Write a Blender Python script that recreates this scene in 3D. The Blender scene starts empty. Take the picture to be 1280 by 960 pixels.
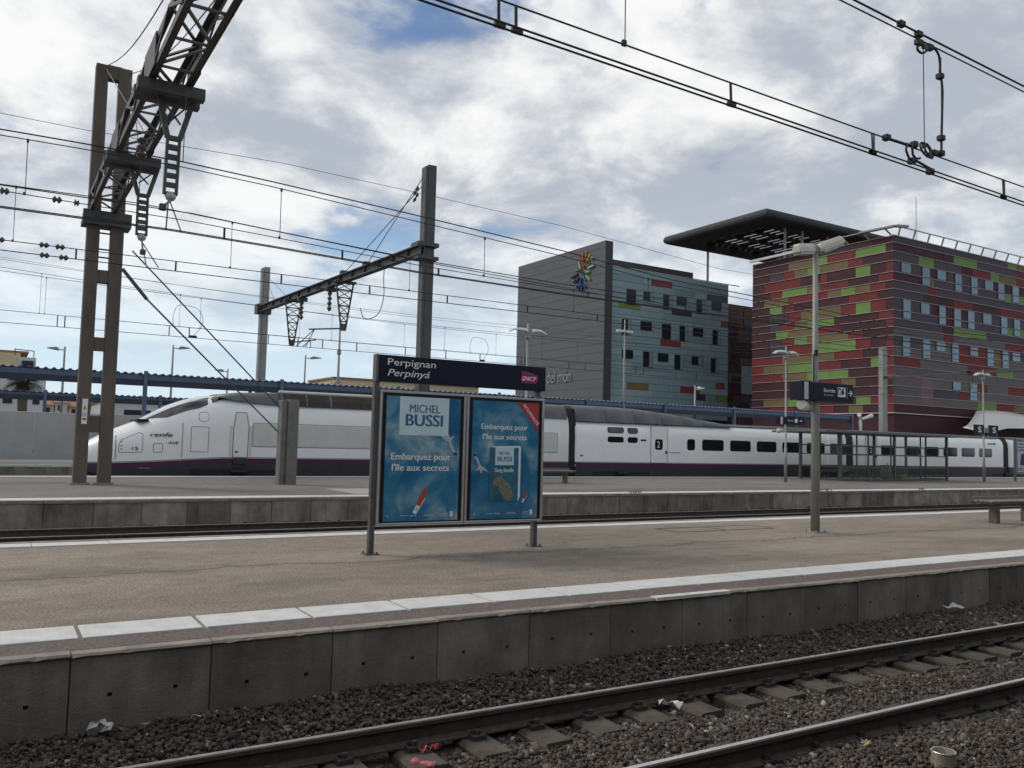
import bpy, bmesh, math, random
import numpy as np
from mathutils import Vector, Matrix
random.seed(7); rng = np.random.default_rng(7)
R = math.radians
SC = bpy.context.scene
COL = SC.collection

# ------------------------------------------------------------------ camera
YAW, PITCH, ROLL = R(31.390), R(3.900), R(1.493)
cam_d = bpy.data.cameras.new('camera'); cam = bpy.data.objects.new('camera', cam_d); COL.objects.link(cam)
cam_d.sensor_width = 36; cam_d.lens = 1064.88/1280*36
cam_d.clip_start = .05; cam_d.clip_end = 5000
fw = Vector((math.sin(YAW)*math.cos(PITCH), math.cos(YAW)*math.cos(PITCH), math.sin(PITCH)))
r0 = Vector((math.cos(YAW), -math.sin(YAW), 0)); u0 = r0.cross(fw)
rt = r0*math.cos(ROLL)+u0*math.sin(ROLL); up = u0*math.cos(ROLL)-r0*math.sin(ROLL)
m = Matrix((rt, up, -fw)).transposed().to_4x4(); m.translation = Vector((0, 0, 2.14))
cam.matrix_world = m
SC.camera = cam

# ------------------------------------------------------------------ world, sun, exposure
SUN_DIR = Vector((-.50, .56, .66)).normalized()         # towards the sun
world = bpy.data.worlds.new('World'); SC.world = world; world.use_nodes = True
nt = world.node_tree; nt.nodes.clear(); N = nt.nodes.new; LK = nt.links.new
def wmath(op, a, b=None, clamp=False):
    n = N('ShaderNodeMath'); n.operation = op; n.use_clamp = clamp
    for i, v in enumerate((a, b)):
        if v is None: continue
        if isinstance(v, (int, float)): n.inputs[i].default_value = v
        else: LK(v, n.inputs[i])
    return n.outputs[0]
def wramp(v, a, b, smooth=True):
    n = N('ShaderNodeMapRange'); n.interpolation_type = 'SMOOTHSTEP' if smooth else 'LINEAR'; n.clamp = True
    LK(v, n.inputs['Value']); n.inputs['From Min'].default_value = a; n.inputs['From Max'].default_value = b
    return n.outputs[0]
SKY_A, SKY_B, SKY_C = 66.6, 40.4, 13.3
tc = N('ShaderNodeTexCoord'); sep = N('ShaderNodeSeparateXYZ'); LK(tc.outputs['Generated'], sep.inputs[0])
zc = wmath('MAXIMUM', sep.outputs['Z'], 0.0)
zz = wmath('ADD', zc, .30)
cx = wmath('DIVIDE', sep.outputs['X'], zz); cy = wmath('DIVIDE', sep.outputs['Y'], zz)
cmb = N('ShaderNodeCombineXYZ'); LK(cx, cmb.inputs[0]); LK(cy, cmb.inputs[1]); cmb.inputs[2].default_value = 3.7
def wnoise(scale, detail, rough, off=0, dist=0.0):
    mp = N('ShaderNodeVectorMath'); mp.operation = 'ADD'; LK(cmb.outputs[0], mp.inputs[0]); mp.inputs[1].default_value = (off, off*.7, off*1.3)
    n = N('ShaderNodeTexNoise'); LK(mp.outputs[0], n.inputs['Vector']); n.inputs['Scale'].default_value = scale
    n.inputs['Detail'].default_value = detail; n.inputs['Roughness'].default_value = rough; n.inputs['Distortion'].default_value = dist
    return n.outputs[0]
sky = N('ShaderNodeTexSky'); sky.sky_type = 'NISHITA'; sky.sun_disc = False
sky.sun_elevation = math.asin(SUN_DIR.z); sky.sun_rotation = math.atan2(SUN_DIR.x, SUN_DIR.y)
sky.air_density = 1.0; sky.dust_density = .3; sky.ozone_density = 3.0
bg1 = N('ShaderNodeBackground'); LK(sky.outputs[0], bg1.inputs[0]); bg1.inputs[1].default_value = .085
big = wnoise(1.1, 6, .55, SKY_A, .35); fine = wnoise(3.6, 10, .58, SKY_B, .25)
dens = wmath('ADD', wmath('MULTIPLY', big, .70), wmath('MULTIPLY', fine, .30))
hz = wramp(sep.outputs['Z'], .02, .17)                      # thinner cover just above the horizon
cover = wramp(wmath('ADD', dens, wmath('MULTIPLY', hz, .12)), .515, .585)
cover = wmath('MULTIPLY', cover, wmath('ADD', wmath('MULTIPLY', hz, .50), .46))
thick = wnoise(1.9, 10, .60, SKY_C, .3)
dot = N('ShaderNodeVectorMath'); dot.operation = 'DOT_PRODUCT'; LK(tc.outputs['Generated'], dot.inputs[0]); dot.inputs[1].default_value = SUN_DIR
near = wmath('MULTIPLY', wramp(dot.outputs['Value'], .35, .95), .055)   # cloud lit through towards the sun
lit = wramp(wmath('ADD', wmath('ADD', wmath('MULTIPLY', thick, .48), wmath('MULTIPLY', fine, .52)), near), .445, .605)
mixc = N('ShaderNodeMix'); mixc.data_type = 'RGBA'; LK(lit, mixc.inputs['Factor'])
mixc.inputs['A'].default_value = (.46, .50, .57, 1); mixc.inputs['B'].default_value = (.97, .97, .955, 1)
bg2 = N('ShaderNodeBackground'); LK(mixc.outputs['Result'], bg2.inputs[0]); bg2.inputs[1].default_value = .80
mx = N('ShaderNodeMixShader'); LK(cover, mx.inputs[0]); LK(bg1.outputs[0], mx.inputs[1]); LK(bg2.outputs[0], mx.inputs[2])
bg3 = N('ShaderNodeBackground'); bg3.inputs[0].default_value = (.62, .755, .86, 1); bg3.inputs[1].default_value = .88
low = wmath('MULTIPLY', wramp(sep.outputs['Z'], .30, .0), .85)          # pale air low down
mx2 = N('ShaderNodeMixShader'); LK(low, mx2.inputs[0]); LK(mx.outputs[0], mx2.inputs[1]); LK(bg3.outputs[0], mx2.inputs[2]); mx = mx2
wo = N('ShaderNodeOutputWorld'); LK(mx.outputs[0], wo.inputs[0])

sd = bpy.data.lights.new('sun', 'SUN'); sd.energy = 1.1; sd.angle = R(14); sd.color = (1, .93, .84)
sun = bpy.data.objects.new('sun', sd); COL.objects.link(sun); sun.rotation_euler = SUN_DIR.to_track_quat('Z', 'Y').to_euler()
SC.view_settings.view_transform = 'Standard'; SC.view_settings.look = 'None'
SC.view_settings.exposure = 0.35; SC.view_settings.gamma = 1

# ------------------------------------------------------------------ materials
MATS = {}
def mat(name, c, rough=.6, metal=0, var=.12, scale=6, bump=0, bscale=None, stretch=None, spec=.4, c2=None, coat=0):
    """principled surface: colour wandering between two tints with a noise, optional fine relief"""
    if name in MATS: return MATS[name]
    mt = bpy.data.materials.new(name); mt.use_nodes = True; t = mt.node_tree; b = t.nodes['Principled BSDF']
    g = t.nodes.new('ShaderNodeNewGeometry'); mp = t.nodes.new('ShaderNodeMapping'); t.links.new(g.outputs['Position'], mp.inputs[0])
    mp.inputs['Scale'].default_value = stretch or (1, 1, 1)
    n = t.nodes.new('ShaderNodeTexNoise'); n.inputs['Scale'].default_value = scale; n.inputs['Detail'].default_value = 8; n.inputs['Roughness'].default_value = .65
    t.links.new(mp.outputs[0], n.inputs[0])
    r = t.nodes.new('ShaderNodeMapRange'); r.inputs[1].default_value = .3; r.inputs[2].default_value = .7; t.links.new(n.outputs[0], r.inputs[0])
    x = t.nodes.new('ShaderNodeMix'); x.data_type = 'RGBA'; t.links.new(r.outputs[0], x.inputs['Factor'])
    a = tuple(v*(1-var) for v in c); d = c2 or tuple(min(1, v*(1+var)) for v in c)
    x.inputs['A'].default_value = (*a, 1); x.inputs['B'].default_value = (*d, 1)
    t.links.new(x.outputs['Result'], b.inputs['Base Color'])
    b.inputs['Roughness'].default_value = rough; b.inputs['Metallic'].default_value = metal
    b.inputs['Specular IOR Level'].default_value = spec; b.inputs['Coat Weight'].default_value = coat
    if bump:
        n2 = t.nodes.new('ShaderNodeTexNoise'); n2.inputs['Scale'].default_value = bscale or scale*8; n2.inputs['Detail'].default_value = 6
        t.links.new(mp.outputs[0], n2.inputs[0])
        bp = t.nodes.new('ShaderNodeBump'); bp.inputs['Strength'].default_value = bump; bp.inputs['Distance'].default_value = .02
        t.links.new(n2.outputs[0], bp.inputs['Height']); t.links.new(bp.outputs[0], b.inputs['Normal'])
    MATS[name] = mt; return mt

def concrete(name, c, stain=.55, spots=True):
    """board-cast concrete: broad tint, vertical run stains, fine grain"""
    mt = mat(name, c, .85, 0, .40, 1.6, .35, 60, spec=.25)
    t = mt.node_tree; b = t.nodes['Principled BSDF']; src = b.inputs['Base Color'].links[0].from_socket
    g = t.nodes.new('ShaderNodeNewGeometry'); mp = t.nodes.new('ShaderNodeMapping'); mp.inputs['Scale'].default_value = (1, 1, .16)
    t.links.new(g.outputs['Position'], mp.inputs[0])
    n = t.nodes.new('ShaderNodeTexNoise'); n.inputs['Scale'].default_value = 2.6; n.inputs['Detail'].default_value = 9; n.inputs['Roughness'].default_value = .7
    t.links.new(mp.outputs[0], n.inputs[0])
    r = t.nodes.new('ShaderNodeMapRange'); r.inputs[1].default_value = .42; r.inputs[2].default_value = .66
    r.inputs[3].default_value = 1; r.inputs[4].default_value = stain; t.links.new(n.outputs[0], r.inputs[0])
    x = t.nodes.new('ShaderNodeMix'); x.data_type = 'RGBA'; x.blend_type = 'MULTIPLY'; x.inputs['Factor'].default_value = 1
    t.links.new(src, x.inputs['A']); t.links.new(r.outputs[0], x.inputs['B']); t.links.new(x.outputs['Result'], b.inputs['Base Color'])
    return mt

M_pan = [concrete('wall_concrete_%d' % i, c, .68) for i, c in enumerate([(.24, .217, .182), (.205, .186, .156), (.265, .24, .20), (.165, .151, .129), (.225, .20, .165)])]
M_pan2 = [concrete('far_wall_concrete_%d' % i, c, .6) for i, c in enumerate([(.285, .255, .205), (.235, .212, .172), (.32, .29, .235), (.20, .182, .15)])]
M_cope = mat('coping_concrete', (.26, .232, .195), .85, 0, .35, 3, .3, 50)
M_curb = mat('edge_asphalt', (.150, .120, .104), .9, 0, .5, 34, .5, 160)
M_white = mat('white_strip_paint', (.60, .60, .575), .7, 0, .14, 5, .15, 80)
M_line = mat('worn_white_line', (.62, .61, .58), .75, 0, .2, 8, .15, 80)
M_steel = mat('worn_rail_head', (.66, .65, .63), .42, 1, .15, 12)
M_rust = mat('rusty_rail_web', (.075, .058, .047), .8, .1, .35, 10, .3)
M_sleeper = mat('sleeper_concrete', (.088, .075, .058), .9, 0, .4, 5, .4, 60)
M_dark_iron = mat('dark_iron', (.06, .055, .05), .7, .3, .3, 12)
M_galv = mat('galvanised_steel', (.29, .285, .27), .55, .35, .18, 4, stretch=(1, 1, .3))
M_gantry = mat('weathered_gantry_steel', (.088, .087, .084), .6, .35, .25, 3)
M_truss_light = mat('pale_galvanised_bar', (.17, .168, .16), .55, .35, .2, 5)
M_pylon = mat('brown_gantry_leg', (.125, .103, .083), .75, .15, .3, 2, .15, 25, stretch=(1, 1, .25))
M_wire = mat('dark_copper_wire', (.035, .034, .034), .6, .3, .1, 2)
M_ins = mat('insulator_glaze', (.09, .075, .065), .25, 0, .2, 10)
M_glassins = mat('glass_insulator', (.34, .38, .37), .15, 0, .1, 10)
M_train = mat('train_white_paint', (.88, .88, .86), .28, 0, .035, 1.2, coat=.3)
M_train_door = mat('train_door_paint', (.84, .845, .83), .3, 0, .03, 1.5, coat=.3)
M_grille = mat('grey_train_grille', (.64, .63, .585), .5, 0, .08, 2)
M_purple = mat('purple_train_band', (.085, .02, .062), .4, 0, .1, 2)
M_skirt = mat('dark_train_skirt', (.035, .036, .040), .5, 0, .2, 3)
M_roof = mat('dark_grey_train_roof', (.115, .122, .132), .4, 0, .12, 1.5)
M_roofeq = mat('brown_roof_grille', (.055, .047, .04), .7, .2, .3, 4)
M_glass = mat('dark_train_glass', (.012, .014, .015), .06, 0, .1, 1, spec=.7)
M_winscr = mat('windscreen_glass', (.02, .022, .024), .05, 0, .1, 1, spec=.9)
M_rubber = mat('black_rubber', (.015, .015, .016), .7, 0, .2, 5)
M_line_grey = mat('grey_pinstripe', (.33, .32, .34), .5, 0, .05, 2)
M_navy = mat('navy_sign_enamel', (.010, .013, .027), .5, 0, .1, 3, spec=.2)
M_post = mat('brown_grey_sign_post', (.115, .105, .10), .5, .3, .15, 5)
M_alu = mat('brushed_aluminium', (.50, .50, .49), .38, .7, .1, 3)
M_black = mat('black_poster_border', (.014, .014, .017), .3, 0, .1, 3)
M_print_white = mat('white_print', (.78, .80, .80), .6, 0, .03, 4)
M_print_pale = mat('pale_blue_print', (.58, .72, .77), .6, 0, .06, 4)
M_print_blue = mat('blue_print', (.03, .14, .26), .6, 0, .05, 4)
M_print_red = mat('red_print', (.42, .045, .05), .6, 0, .1, 6)
M_print_ship = mat('orange_red_print', (.45, .07, .035), .6, 0, .2, 20)
M_print_isl = mat('island_print', (.20, .20, .12), .6, 0, .6, 25)
M_print_grey = mat('grey_print', (.45, .48, .50), .6, 0, .1, 10)
M_logo = mat('crimson_logo', (.38, .02, .09), .5, 0, .25, 4, c2=(.25, .02, .16))
M_lampcream = mat('cream_lamp_housing', (.56, .53, .45), .5, 0, .1, 6)
M_lampglass = mat('lamp_diffuser', (.42, .42, .39), .25, 0, .1, 8)
M_white_lamp = mat('white_lamp_wing', (.62, .64, .64), .4, 0, .08, 5)
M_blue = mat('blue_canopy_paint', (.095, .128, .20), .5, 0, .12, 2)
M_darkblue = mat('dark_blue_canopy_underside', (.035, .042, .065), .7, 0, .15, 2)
M_shelter = mat('green_grey_shelter_frame', (.095, .108, .104), .45, .3, .12, 4)
M_bench = mat('grey_bench_slats', (.21, .195, .17), .6, .1, .2, 6)
M_benchleg = mat('brown_bench_leg', (.13, .115, .10), .8, 0, .2, 6)
M_gable = mat('anthracite_gable_cladding', (.118, .121, .135), .75, 0, .06, .6)
M_gable_edge = mat('dark_gable_edge', (.06, .06, .068), .7, 0, .08, .6)
M_pent = mat('dark_plant_room', (.075, .075, .085), .7, 0, .1, 1)
M_plaster = mat('pale_plaster', (.62, .62, .62), .85, 0, .06, .5)
M_cream = mat('cream_plaster', (.62, .52, .34), .85, 0, .06, .5)
M_winddark = mat('dark_window_glass', (.02, .026, .032), .2, 0, .2, .8, spec=.25)
M_wf = mat('dark_window_frame', (.05, .055, .06), .5, .2, .1, 3)
M_winblue = mat('blue_window_glass', (.10, .19, .27), .10, 0, .25, .35, spec=.7)
M_ledge = mat('pale_ledge_rail', (.46, .43, .43), .5, .1, .1, 2)
M_slab = mat('dark_roof_slab', (.045, .048, .048), .75, 0, .15, .4)
M_bwall = mat('boundary_wall_concrete', (.47, .465, .45), .9, 0, .12, .8, .2, 12)
M_base = mat('grey_plinth', (.25, .25, .24), .85, 0, .15, .8)
M_awning = mat('white_awning_fabric', (.74, .72, .68), .8, 0, .06, 1)
M_bark = mat('palm_bark', (.12, .095, .07), .9, 0, .4, 6, .5, 30)
M_frond = mat('palm_frond', (.045, .06, .03), .7, 0, .35, 3)
M_pink = mat('pink_can_paint', (.55, .13, .16), .4, 0, .2, 40)
M_ribbon = mat('red_crushed_wrapper', (.40, .05, .05), .5, 0, .35, 40)
M_paper = mat('dirty_white_paper', (.62, .62, .61), .8, 0, .2, 40)
M_pipe = mat('weathered_pipe', (.27, .22, .17), .85, 0, .45, 14, .3)
M_yellow = mat('yellow_box_paint', (.38, .32, .06), .6, 0, .2, 8)
M_binpl = mat('translucent_bin_bag', (.24, .27, .27), .5, 0, .15, 6)
HC = {  # cladding colours of the tower and of the grey wing
 'M': mat('maroon_cladding', (.056, .014, .020), .7, 0, .12, .7), 'N': mat('plum_cladding', (.056, .037, .052), .6, 0, .12, .7),
 'R': mat('red_cladding', (.165, .022, .023), .7, 0, .12, .7), 'O': mat('olive_cladding', (.165, .118, .050), .7, 0, .12, .7),
 'G': mat('green_cladding', (.155, .26, .068), .7, 0, .10, .7), 'K': mat('rose_cladding', (.17, .08, .09), .5, 0, .10, .7),
 'B': mat('taupe_cladding', (.10, .076, .074), .5, 0, .12, .7),
 'T': mat('teal_cladding', (.255, .355, .375), .5, 0, .07, .5), 't': mat('pale_teal_cladding', (.29, .40, .42), .5, 0, .07, .5),
 'u': mat('dark_teal_cladding', (.215, .30, .32), .5, 0, .07, .5), 'g': mat('leaf_cladding', (.18, .24, .05), .5, 0, .1, .7),
 'b': mat('brick_cladding', (.22, .05, .05), .5, 0, .1, .7), 'o': mat('ochre_cladding', (.22, .15, .06), .5, 0, .1, .7),
 'd': mat('black_cladding', (.05, .035, .04), .5, 0, .1, .7), 'n': mat('slate_cladding', (.07, .085, .11), .5, 0, .1, .7),
 'r': mat('rust_cladding', (.15, .055, .04), .5, 0, .15, .7)}

def glass(name, tint, fac):
    mt = bpy.data.materials.new(name); mt.use_nodes = True; t = mt.node_tree; t.nodes.clear()
    tr = t.nodes.new('ShaderNodeBsdfTransparent'); tr.inputs[0].default_value = (*tint, 1)
    gl = t.nodes.new('ShaderNodeBsdfGlossy'); gl.inputs['Roughness'].default_value = .05
    nz = t.nodes.new('ShaderNodeTexNoise'); nz.inputs['Scale'].default_value = 2
    rr = t.nodes.new('ShaderNodeMapRange'); rr.inputs[3].default_value = fac*.6; rr.inputs[4].default_value = fac*1.4; t.links.new(nz.outputs[0], rr.inputs[0])
    x = t.nodes.new('ShaderNodeMixShader'); t.links.new(rr.outputs[0], x.inputs[0]); t.links.new(tr.outputs[0], x.inputs[1]); t.links.new(gl.outputs[0], x.inputs[2])
    o = t.nodes.new('ShaderNodeOutputMaterial'); t.links.new(x.outputs[0], o.inputs[0]); return mt
M_pane = glass('shelter_glass', (.985, .988, .985), .04)
M_pane_low = glass('frosted_shelter_glass', (.84, .865, .85), .05)

def asphalt(name, c, grain, crack_y=None):
    """platform surface: speckled aggregate, broad worn patches, an optional long wandering crack"""
    mt = bpy.data.materials.new(name); mt.use_nodes = True; t = mt.node_tree; b = t.nodes['Principled BSDF']
    nn = t.nodes.new; lk = t.links.new
    g = nn('ShaderNodeNewGeometry')
    def noise(sc, det=4, st=None):
        n = nn('ShaderNodeTexNoise'); n.inputs['Scale'].default_value = sc; n.inputs['Detail'].default_value = det; n.inputs['Roughness'].default_value = .65
        if st:
            mp = nn('ShaderNodeMapping'); mp.inputs['Scale'].default_value = st; lk(g.outputs['Position'], mp.inputs[0]); lk(mp.outputs[0], n.inputs[0])
        else: lk(g.outputs['Position'], n.inputs[0])
        return n.outputs[0]
    def mr(v, a, bb, c0, c1):
        r = nn('ShaderNodeMapRange'); r.inputs[1].default_value = a; r.inputs[2].default_value = bb; r.inputs[3].default_value = c0; r.inputs[4].default_value = c1; lk(v, r.inputs[0]); return r.outputs[0]
    def mul(a, bb):
        n = nn('ShaderNodeMath'); n.operation = 'MULTIPLY'; lk(a, n.inputs[0]); lk(bb, n.inputs[1]); return n.outputs[0]
    f = mul(mr(noise(grain, 5), .32, .68, .42, 1.58), mr(noise(.5, 7, (.35, 1, 1)), .35, .65, .78, 1.16))
    f = mul(f, mr(noise(4.0, 8), .35, .7, 1.08, .84))
    f = mul(f, mr(noise(1.1, 8, (.6, 1.4, 1)), .50, .72, 1.0, .74))
    vo = nn('ShaderNodeTexVoronoi'); vo.inputs['Scale'].default_value = 1.6; lk(g.outputs['Position'], vo.inputs['Vector'])     # trodden gum
    f = mul(f, mr(vo.outputs['Distance'], .022, .045, .55, 1))
    if crack_y is not None:
        s = nn('ShaderNodeSeparateXYZ'); lk(g.outputs['Position'], s.inputs[0])
        wob = mr(noise(.55, 6, (1, 0, 0)), .3, .7, -.30, .30)
        d = nn('ShaderNodeMath'); d.operation = 'SUBTRACT'; lk(s.outputs[1], d.inputs[0]); lk(wob, d.inputs[1])
        d2 = nn('ShaderNodeMath'); d2.operation = 'SUBTRACT'; lk(d.outputs[0], d2.inputs[0]); d2.inputs[1].default_value = crack_y
        ab = nn('ShaderNodeMath'); ab.operation = 'ABSOLUTE'; lk(d2.outputs[0], ab.inputs[0])
        f = mul(f, mr(ab.outputs[0], .008, .03, .35, 1))
        jag = nn('ShaderNodeMath'); jag.operation = 'ADD'; lk(ab.outputs[0], jag.inputs[0]); lk(mr(noise(2.2, 8), .3, .7, -.25, .35), jag.inputs[1])
        f = mul(f, mr(jag.outputs[0], .0, .35, .82, 1))
    x = nn('ShaderNodeMix'); x.data_type = 'RGBA'; x.blend_type = 'MULTIPLY'; x.inputs['Factor'].default_value = 1
    x.inputs['A'].default_value = (*c, 1); lk(f, x.inputs['B']); lk(x.outputs['Result'], b.inputs['Base Color'])
    b.inputs['Roughness'].default_value = .88; b.inputs['Specular IOR Level'].default_value = .3
    bp = nn('ShaderNodeBump'); bp.inputs['Strength'].default_value = .35; bp.inputs['Distance'].default_value = .01
    lk(noise(grain*1.3, 3), bp.inputs['Height']); lk(bp.outputs[0], b.inputs['Normal'])
    return mt
M_asph1 = asphalt('tan_platform_asphalt', (.262, .220, .174), 42, 10.55)
M_asph2 = asphalt('grey_platform_asphalt', (.20, .178, .162), 40)
M_asph3 = asphalt('far_platform_asphalt', (.30, .285, .27), 30)
M_ground = asphalt('ballast_soil', (.080, .066, .053), 60)

def stone_mat():
    mt = bpy.data.materials.new('ballast_stone'); mt.use_nodes = True; t = mt.node_tree; b = t.nodes['Principled BSDF']
    a = t.nodes.new('ShaderNodeAttribute'); a.attribute_name = 'tint'
    r = t.nodes.new('ShaderNodeValToRGB'); e = r.color_ramp.elements
    e[0].position = 0; e[0].color = (.038, .030, .027, 1); e[1].position = 1; e[1].color = (.50, .47, .43, 1)
    for p, c in ((.35, (.092, .072, .057)), (.65, (.135, .108, .087)), (.88, (.195, .165, .137)), (.97, (.32, .29, .255))):
        k = e.new(p); k.color = (*c, 1)
    t.links.new(a.outputs['Fac'], r.inputs[0])
    g = t.nodes.new('ShaderNodeNewGeometry'); n = t.nodes.new('ShaderNodeTexNoise'); n.inputs['Scale'].default_value = 60; t.links.new(g.outputs['Position'], n.inputs[0])
    mrn = t.nodes.new('ShaderNodeMapRange'); mrn.inputs[3].default_value = .6; mrn.inputs[4].default_value = 1.35; t.links.new(n.outputs[0], mrn.inputs[0])
    x = t.nodes.new('ShaderNodeMix'); x.data_type = 'RGBA'; x.blend_type = 'MULTIPLY'; x.inputs['Factor'].default_value = 1
    t.links.new(r.outputs[0], x.inputs['A']); t.links.new(mrn.outputs[0], x.inputs['B']); t.links.new(x.outputs['Result'], b.inputs['Base Color'])
    b.inputs['Roughness'].default_value = .85; return mt
M_stone = stone_mat()

def poster_mat():
    mt = bpy.data.materials.new('sea_poster_print'); mt.use_nodes = True; t = mt.node_tree; b = t.nodes['Principled BSDF']; nn = t.nodes.new; lk = t.links.new
    g = nn('ShaderNodeNewGeometry')
    n = nn('ShaderNodeTexNoise'); n.inputs['Scale'].default_value = 1.7; n.inputs['Detail'].default_value = 7; n.inputs['Roughness'].default_value = .55; n.inputs['Distortion'].default_value = .4
    mp = nn('ShaderNodeMapping'); mp.inputs['Location'].default_value = (1.3, 0, .35); lk(g.outputs['Position'], mp.inputs[0]); lk(mp.outputs[0], n.inputs[0])
    r = nn('ShaderNodeValToRGB'); e = r.color_ramp.elements
    e[0].position = .34; e[0].color = (.016, .120, .255, 1); e[1].position = .68; e[1].color = (.42, .56, .60, 1)
    k = e.new(.48); k.color = (.034, .20, .35, 1); k = e.new(.58); k.color = (.17, .33, .42, 1)
    lk(n.outputs[0], r.inputs[0]); lk(r.outputs[0], b.inputs['Base Color']); b.inputs['Roughness'].default_value = .25; b.inputs['Coat Weight'].default_value = .4
    return mt
M_poster = poster_mat()

# ------------------------------------------------------------------ builders
WOFF = {}
class MB:
    def __init__(s): s.v = []; s.f = []; s.mi = []
    def add(s, vs, fs, mi=0):
        o = len(s.v); s.v += [tuple(v) for v in vs]; s.f += [tuple(i+o for i in f) for f in fs]; s.mi += [mi]*len(fs); return s
    def box(s, x0, x1, y0, y1, z0, z1, mi=0):
        return s.add([(x0,y0,z0),(x1,y0,z0),(x1,y1,z0),(x0,y1,z0),(x0,y0,z1),(x1,y0,z1),(x1,y1,z1),(x0,y1,z1)],
                     [(0,3,2,1),(4,5,6,7),(0,1,5,4),(1,2,6,5),(2,3,7,6),(3,0,4,7)], mi)
    def cbox(s, x0, x1, y0, y1, z0, z1, c=.01, mi=0):      # box with chamfered edges
        bm = bmesh.new(); bmesh.ops.create_cube(bm, size=1)
        for v in bm.verts: v.co = Vector(((x0+x1)/2+v.co.x*(x1-x0), (y0+y1)/2+v.co.y*(y1-y0), (z0+z1)/2+v.co.z*(z1-z0)))
        bmesh.ops.bevel(bm, geom=list(bm.edges), offset=c, segments=1, affect='EDGES')
        bm.verts.index_update(); s.add([v.co[:] for v in bm.verts], [[v.index for v in f.verts] for f in bm.faces], mi); bm.free(); return s
    def beam(s, p, q, w, h, mi=0, upv=(0, 0, 1)):
        p, q = Vector(p), Vector(q); d = (q-p).normalized(); u = Vector(upv)
        if abs(d.dot(u)) > .98: u = Vector((0, 1, 0))
        a = d.cross(u).normalized()*w/2; b = a.cross(d).normalized()*h/2
        return s.add([p-a-b, p+a-b, p+a+b, p-a+b, q-a-b, q+a-b, q+a+b, q-a+b], [(0,3,2,1),(4,5,6,7),(0,1,5,4),(1,2,6,5),(2,3,7,6),(3,0,4,7)], mi)
    def path(s, pts, r, n=6, mi=0, cap=True):
        pts = [Vector(p) for p in pts]; rs = r if isinstance(r, (list, tuple)) else [r]*len(pts); o = len(s.v); pa = None
        for i, p in enumerate(pts):
            d = (pts[min(i+1, len(pts)-1)]-pts[max(i-1, 0)]).normalized()
            if pa is None: pa = d.cross(Vector((0, 0, 1)) if abs(d.z) < .95 else Vector((0, 1, 0))).normalized()
            pa = (pa-d*pa.dot(d)).normalized(); pb = d.cross(pa)
            for k in range(n):
                t = 2*math.pi*k/n; s.v.append(tuple(p+(pa*math.cos(t)+pb*math.sin(t))*rs[i]))
        for i in range(len(pts)-1):
            for k in range(n):
                a, b = o+i*n+k, o+i*n+(k+1) % n; s.f.append((a, b, b+n, a+n)); s.mi.append(mi)
        if cap:
            s.f.append(tuple(range(o+n-1, o-1, -1))); s.f.append(tuple(range(len(s.v)-n, len(s.v)))); s.mi += [mi, mi]
        return s
    def tube(s, p, q, r, n=6, mi=0, r2=None): return s.path([p, q], [r, r if r2 is None else r2], n, mi)
    def prism(s, poly, a0, a1, axis='x', mi=0):            # polygon in the two other axes, extruded along axis
        n = len(poly)
        def P(u, v, a): return (a, u, v) if axis == 'x' else ((u, a, v) if axis == 'y' else (u, v, a))
        vs = [P(u, v, a0) for u, v in poly]+[P(u, v, a1) for u, v in poly]
        s.add(vs, [tuple(range(n))[::-1], tuple(range(n, 2*n))]+[(i, (i+1) % n, (i+1) % n+n, i+n) for i in range(n)], mi); return s
    def build(s, name, mt, parent=None, smooth=False):
        off = WOFF.get(parent, Vector((0, 0, 0))) if parent is not None else Vector((0, 0, 0))
        me = bpy.data.meshes.new(name); me.from_pydata([tuple(Vector(v)-off) for v in s.v], [], s.f)
        for x in (mt if isinstance(mt, (list, tuple)) else [mt]): me.materials.append(x)
        if any(s.mi): me.polygons.foreach_set('material_index', s.mi)
        bm = bmesh.new(); bm.from_mesh(me); bmesh.ops.recalc_face_normals(bm, faces=bm.faces); bm.to_mesh(me); bm.free()
        if smooth: me.polygons.foreach_set('use_smooth', [True]*len(me.polygons))
        return link(name, me, parent)
def link(name, me, parent=None):
    o = bpy.data.objects.new(name, me); COL.objects.link(o)
    if parent is not None: o.parent = parent; WOFF[o] = WOFF.get(parent, Vector((0, 0, 0)))
    else: WOFF[o] = Vector((0, 0, 0))
    return o
def tag(o, label=None, cat=None, group=None, kind=None):
    if label: o['label'] = label
    if cat: o['category'] = cat
    if group: o['group'] = group
    if kind: o['kind'] = kind
    return o
def thing(name, loc, label, cat, group=None):
    o = bpy.data.objects.new(name, None); COL.objects.link(o); o.location = loc; o.empty_display_size = .2
    WOFF[o] = Vector(loc); return tag(o, label, cat, group)
def copy_tree(o, parent=None, delta=None):
    c = o.copy(); COL.objects.link(c)
    if parent is not None: c.parent = parent
    if delta is not None: c.location = Vector(o.location)+Vector(delta)
    for ch in list(o.children): copy_tree(ch, c)
    return c
def bx(name, mt, parent, *a, c=0):
    b = MB(); (b.cbox(*a, c=c) if c else b.box(*a)); return b.build(name, mt, parent)

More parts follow.
